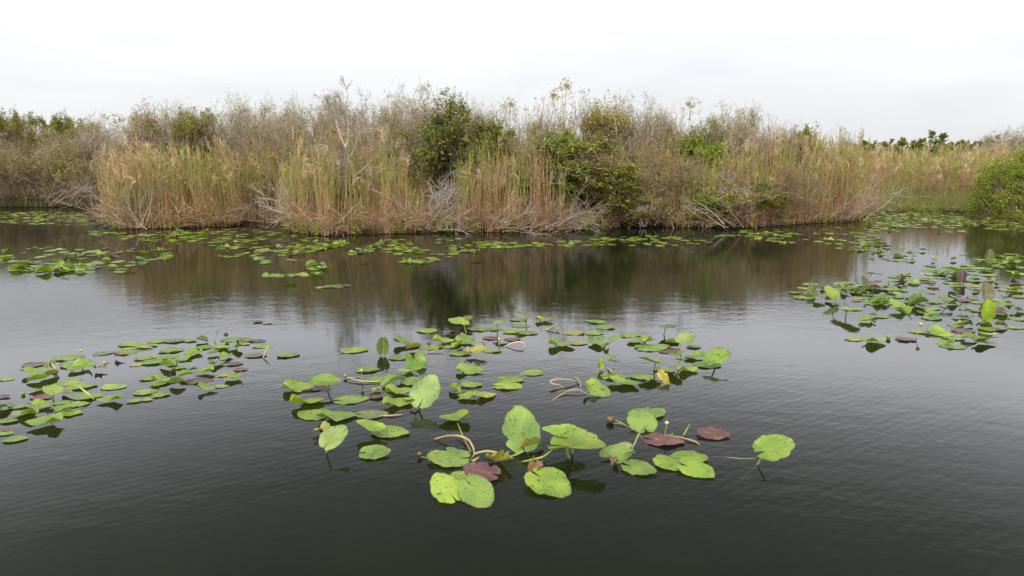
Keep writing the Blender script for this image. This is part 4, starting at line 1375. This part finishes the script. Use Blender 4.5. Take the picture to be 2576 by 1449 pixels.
FL = [('B', 767, 560, .13, .02, 'yellow', "yellow round flower bud upright on a stalk in left middle patch", (.01, -.02)),
      ('B', 617, 606, .03, .022, 'bud', "green bud lying on the water left of the yellow one", (.25, .05)),
      ('B', 2022, 272, .08, .02, 'yellow', "yellow flower bud between the two crimson leaves", (0, -.02)),
      ('B', 1868, 292, .04, .02, 'bud', "green bud just left of the crimson leaf pair", (.05, .05)),
      ('B', 1380, 308, .04, .022, 'brown', "brownish bud on a flat leaf in dense rear cluster", (.05, .05)),
      ('D', 1515, 868, .17, .026, 'yellow', "yellow flower bud on tall leaning stalk near the right patch", (-.06, -.02)),
      ('D', 1525, 353, .10, .022, 'pale', "pale bud on thin stalk at the rear of right patch", (0, 0)),
      ('D', 1187, 1000, .03, .03, 'bud', "green bud floating left of the lone crimson leaf at right", (-.1, .1)),
      ('D', 1187, 437, .03, .02, 'bud', "small green bud above the leaves, left half of right patch", (.02, .05)),
      ('A', 650, 290, .09, .016, 'yellow', "yellow bud with leaning stalk at the left patch's far left", (-.05, -.08)),
      ('A', 838, 388, .02, .016, 'yellow', "orange yellow bud floating in the left patch gap", (.05, .15)),
      ('A', 1820, 160, .07, .028, 'brown', "dark brown seed head at the far edge of left patch", (.0, -.03)),
      ('A', 184, 632, .02, .02, 'bud', "tiny dark bud floating near the left patch's left end", (.02, .05)),
      ('A', 1397, 437, .03, .022, 'brown', "brown bud below the folded leaves of left patch", (.02, .05)),
      ('F', 950, 288, .15, .019, 'pale', "pale bud on upright stalk behind the long crimson leaf", (-.02, -.02)),
      ('F', 375, 258, .03, .036, 'brown', "large brown seed pod floating left of the notched heart leaf", (.14, -.05)),
      ('F', 1004, 403, .02, .010, 'bud', "tiny green bud just above the pale stalk on crimson leaf", (.0, -.05)),
      ('E', 1060, 568, .03, .02, 'brown', "small brown bud at the tip of the long pointed leaf", (.12, -.04)),
      ('C', 468, 180, .03, .018, 'bud', "green bud on the water right of the far edge leaves", (-.05, .02))]
for f in FL:
    flower(*f)


def loose_stalk(zn, pts, label, r=.008, c=(.46, .34, .15)):
    P = []
    for (x, y, z) in pts:
        px, py = zpix(zn, x, y)
        P.append(ground(px, py, z))
    P = np.array(P)
    t = np.linspace(0, len(P) - 1, 5 * len(P))
    # smooth path through the points
    Q = np.stack([np.interp(t, np.arange(len(P)), P[:, i]) for i in range(3)], 1)
    for _ in range(3):
        Q[1:-1] = (Q[:-2] + 2 * Q[1:-1] + Q[2:]) / 4
    b = Q[0] * np.array([1, 1, 0])
    acc = Acc()
    tubes(acc, (Q - b)[None], np.concatenate([np.linspace(.6, 1, len(Q) // 2), np.linspace(1, .55, len(Q) - len(Q) // 2)])[None] * r, pick([c], 1), 7)
    o = acc.build("lily_stalk", M_STALK)
    o.location = tuple(b)
    tag(o, label, "lily stalk", "loose lily stalks on the water")


GS = (.24, .30, .06)
ST = [('E', [(1190, 440, .01), (1290, 412, .05), (1400, 412, .07), (1480, 450, .06), (1520, 530, .03), (1518, 640, -.04)], "arched tan dead stalk left of the upright heart leaf", .011, (.46, .34, .15)),
      ('E', [(1380, 308, .08), (1430, 430, .03), (1490, 545, .0), (1510, 640, -.05)], "green stalk running from the lone rear leaf to the pointed one", .008, GS),
      ('E', [(1495, 610, .0), (1520, 562, .06), (1620, 540, .09), (1700, 550, .08), (1775, 580, .05)], "tan hooked stalk above the domed crimson leaf", .011, (.50, .38, .18)),
      ('E', [(1490, 620, .0), (1515, 625, .03), (1560, 590, .04)], "short yellow stalk curl beside the long pointed leaf", .010, (.42, .42, .08)),
      ('E', [(2170, 535, .07), (2100, 592, .03), (1970, 622, .005), (1820, 655, -.03)], "thick green stalk under the long right hand leaf", .010, GS),
      ('E', [(1940, 540, .05), (1870, 572, .01), (1800, 600, -.02)], "short green stalk under the upright heart leaf", .009, GS),
      ('F', [(930, 410, .012), (1100, 436, .016), (1260, 482, .012), (1288, 528, -.01)], "pale tan stalk lying across the long crimson leaf", .008, (.46, .30, .18)),
      ('F', [(1105, 440, -.02), (1145, 370, .03), (1182, 302, .09)], "bare green stalk sticking up right of the long crimson leaf", .008, (.34, .42, .06)),
      ('F', [(690, 352, .0), (650, 440, -.006), (595, 560, -.004)], "pale green stalk just under water below the notched heart", .011, (.30, .30, .12)),
      ('F', [(620, 375, -.004), (690, 430, -.006), (740, 500, -.01), (745, 560, -.05)], "thin submerged stalk bending under the long crimson leaf", .008, (.30, .30, .12)),
      ('F', [(1390, 636, -.03), (1500, 634, -.006), (1700, 655, -.003), (1850, 650, .0)], "long thin stalk trailing left from the lone right leaf", .007, (.26, .28, .09)),
      ('F', [(425, 256, .03), (490, 290, .015), (570, 335, .0)], "green stalk of the large seed pod lying on water", .007, (.32, .34, .10)),
      ('C', [(520, 730, -.01), (490, 692, .02), (405, 678, .05), (395, 652, .06), (470, 634, .06), (600, 645, .04), (665, 662, .01)], "looped tan stalk floating alone in the middle patch gap", .010, (.50, .38, .18)),
      ('C', [(385, 850, -.01), (540, 748, .02), (650, 724, .04), (740, 778, .0)], "arched tan stalk just below the looped one", .008, (.42, .30, .15)),
      ('C', [(620, 610, .02), (665, 655, .03), (680, 730, -.01)], "short tan stalk crossing the looped one", .007, (.42, .30, .15)),
      ('C', [(340, 192, .0), (400, 170, .03), (455, 130, .07)], "yellow green stalk at the far edge of middle patch", .010, (.42, .44, .06)),
      ('C', [(915, 535, .0), (960, 560, .05), (988, 595, .0)], "curved tan stalk by the upright leaf, right middle patch", .009, (.50, .36, .16)),
      ('B', [(930, 972, .006), (1050, 968, .012), (1138, 960, .006)], "short pinkish dead stalk beside the brownish flat leaf", .009, (.52, .34, .24)),
      ('B', [(640, 620, .03), (760, 655, .02), (930, 663, .012)], "tan stalk running right from the green floating bud", .009, (.48, .38, .18)),
      ('B', [(2070, 340, .0), (2170, 295, .06), (2240, 300, .06), (2265, 350, .0)], "hooked tan stalk right of the crimson leaf pair", .010, (.54, .42, .26)),
      ('B', [(1330, 415, -.005), (1430, 378, .02), (1520, 378, .02)], "tan stalk lying in front of the dense rear cluster", .008, (.46, .36, .16)),
      ('A', [(2118, 350, .0), (2135, 300, .06), (2165, 250, .12)], "bent yellow stalk standing at the right end of left patch", .010, (.46, .38, .12)),
      ('A', [(758, 682, .0), (700, 630, .06), (635, 578, .12)], "straight yellow green stalk leaning left in the left patch", .012, (.42, .44, .08)),
      ('A', [(415, 390, .09), (440, 425, .05), (465, 462, .0)], "tan stalk leaning among leaves at left end of left patch", .012, (.46, .36, .16)),
      ('A', [(1070, 245, .06), (1140, 262, .02), (1230, 265, .015)], "yellow stalk across flat leaves at left patch's far edge", .009, (.44, .40, .10)),
      ('D', [(250, 490, .03), (330, 500, .04), (480, 512, .05)], "thick yellow stalk at the left end of the right patch", .014, (.42, .42, .08)),
      ('D', [(800, 600, .03), (920, 612, .02)], "yellow stalk below the dark folded leaves, right patch", .012, (.46, .36, .10)),
      ('D', [(1990, 475, .02), (2080, 480, .04), (2180, 485, .02)], "yellow stalk left of the tall upright leaf, right patch", .011, (.44, .42, .12)),
      ('D', [(2110, 950, .02), (2220, 970, .02), (2310, 958, .03)], "tan stalk at the near edge of the right patch", .010, (.48, .36, .18)),
      ('D', [(1700, 680, .0), (1770, 640, .05), (1860, 605, .09)], "tan stalk propping the raised leaf, right half of right patch", .011, (.36, .30, .10))]
for s in ST:
    loose_stalk(*s)

# ------------------------------------------------------------------ sky and sun
world = bpy.data.worlds.new("World")
scene.world = world
world.use_nodes = True
nt = world.node_tree
N, L = nt.nodes, nt.links
N.clear()
SUN_EL, SUN_AZ = R(50), R(200)      # high, behind the photographer's left shoulder
out = N.new('ShaderNodeOutputWorld')
sky = N.new('ShaderNodeTexSky'); sky.sky_type = 'NISHITA'; sky.sun_disc = False
sky.sun_elevation = SUN_EL; sky.sun_rotation = SUN_AZ
bg1 = N.new('ShaderNodeBackground'); bg1.inputs['Strength'].default_value = .05
L.new(sky.outputs[0], bg1.inputs['Color'])
tc = N.new('ShaderNodeTexCoord')
sepn = N.new('ShaderNodeSeparateXYZ'); L.new(tc.outputs['Generated'], sepn.inputs[0])


def wm(op, a, b=None, c=None):
    n = N.new('ShaderNodeMath'); n.operation = op
    for i, x in enumerate((a, b, c)):
        if x is None: continue
        if isinstance(x, (int, float)): n.inputs[i].default_value = x
        else: L.new(x, n.inputs[i])
    return n.outputs[0]


# overcast deck: brightness by elevation (z = sine of elevation), unseen dark band ahead, above the bright one, added to darken near-water reflections
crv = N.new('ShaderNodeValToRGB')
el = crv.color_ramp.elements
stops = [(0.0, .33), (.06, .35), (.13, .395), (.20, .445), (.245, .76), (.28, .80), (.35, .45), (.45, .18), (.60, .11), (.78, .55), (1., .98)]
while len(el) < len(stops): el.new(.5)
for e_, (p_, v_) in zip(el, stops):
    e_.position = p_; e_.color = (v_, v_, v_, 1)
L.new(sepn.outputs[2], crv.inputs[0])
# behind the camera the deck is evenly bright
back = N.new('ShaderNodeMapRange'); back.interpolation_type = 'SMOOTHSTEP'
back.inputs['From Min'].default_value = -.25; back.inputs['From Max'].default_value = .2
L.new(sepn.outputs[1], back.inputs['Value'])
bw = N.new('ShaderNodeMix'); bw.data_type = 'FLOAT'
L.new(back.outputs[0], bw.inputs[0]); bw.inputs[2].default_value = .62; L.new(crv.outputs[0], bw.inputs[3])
mp = N.new('ShaderNodeMapping'); mp.inputs['Scale'].default_value = (1.6, 1.6, 6.5); mp.inputs['Location'].default_value = (.4, .1, .3)
L.new(tc.outputs['Generated'], mp.inputs['Vector'])
cn = N.new('ShaderNodeTexNoise'); cn.inputs['Scale'].default_value = 1.5; cn.inputs['Detail'].default_value = 7; cn.inputs['Roughness'].default_value = .55
cn.inputs['Distortion'].default_value = .4
L.new(mp.outputs[0], cn.inputs['Vector'])
cm = N.new('ShaderNodeMapRange'); cm.inputs['From Min'].default_value = .3; cm.inputs['From Max'].default_value = .7
cm.inputs['To Min'].default_value = .945; cm.inputs['To Max'].default_value = 1.07
L.new(cn.outputs['Fac'], cm.inputs['Value'])
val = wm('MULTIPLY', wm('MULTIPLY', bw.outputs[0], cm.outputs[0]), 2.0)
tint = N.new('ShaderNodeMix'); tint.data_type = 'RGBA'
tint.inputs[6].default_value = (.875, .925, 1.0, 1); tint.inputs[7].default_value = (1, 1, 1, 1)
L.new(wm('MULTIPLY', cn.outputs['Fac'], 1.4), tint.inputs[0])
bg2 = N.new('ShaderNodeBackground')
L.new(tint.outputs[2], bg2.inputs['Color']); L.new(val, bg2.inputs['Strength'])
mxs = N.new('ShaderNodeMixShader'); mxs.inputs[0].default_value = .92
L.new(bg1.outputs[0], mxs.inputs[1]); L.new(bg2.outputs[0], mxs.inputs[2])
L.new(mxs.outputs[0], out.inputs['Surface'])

sd = bpy.data.lights.new("sun", 'SUN')
sd.energy = 1.5; sd.angle = R(30); sd.color = (1, .95, .87)
so = bpy.data.objects.new("sun", sd)
dirv = Vector((math.sin(SUN_AZ) * math.cos(SUN_EL), math.cos(SUN_AZ) * math.cos(SUN_EL), math.sin(SUN_EL)))
so.rotation_euler = dirv.to_track_quat('Z', 'Y').to_euler()
so.location = (0, -5, 30)
col.objects.link(so)

vs = scene.view_settings
vs.view_transform, vs.look, vs.exposure, vs.gamma = 'Standard', 'None', 0.46, 1.0
vs.use_curve_mapping = False
scene.cycles.max_bounces = 6
scene.cycles.transparent_max_bounces = 8
scene.cycles.use_denoising = True
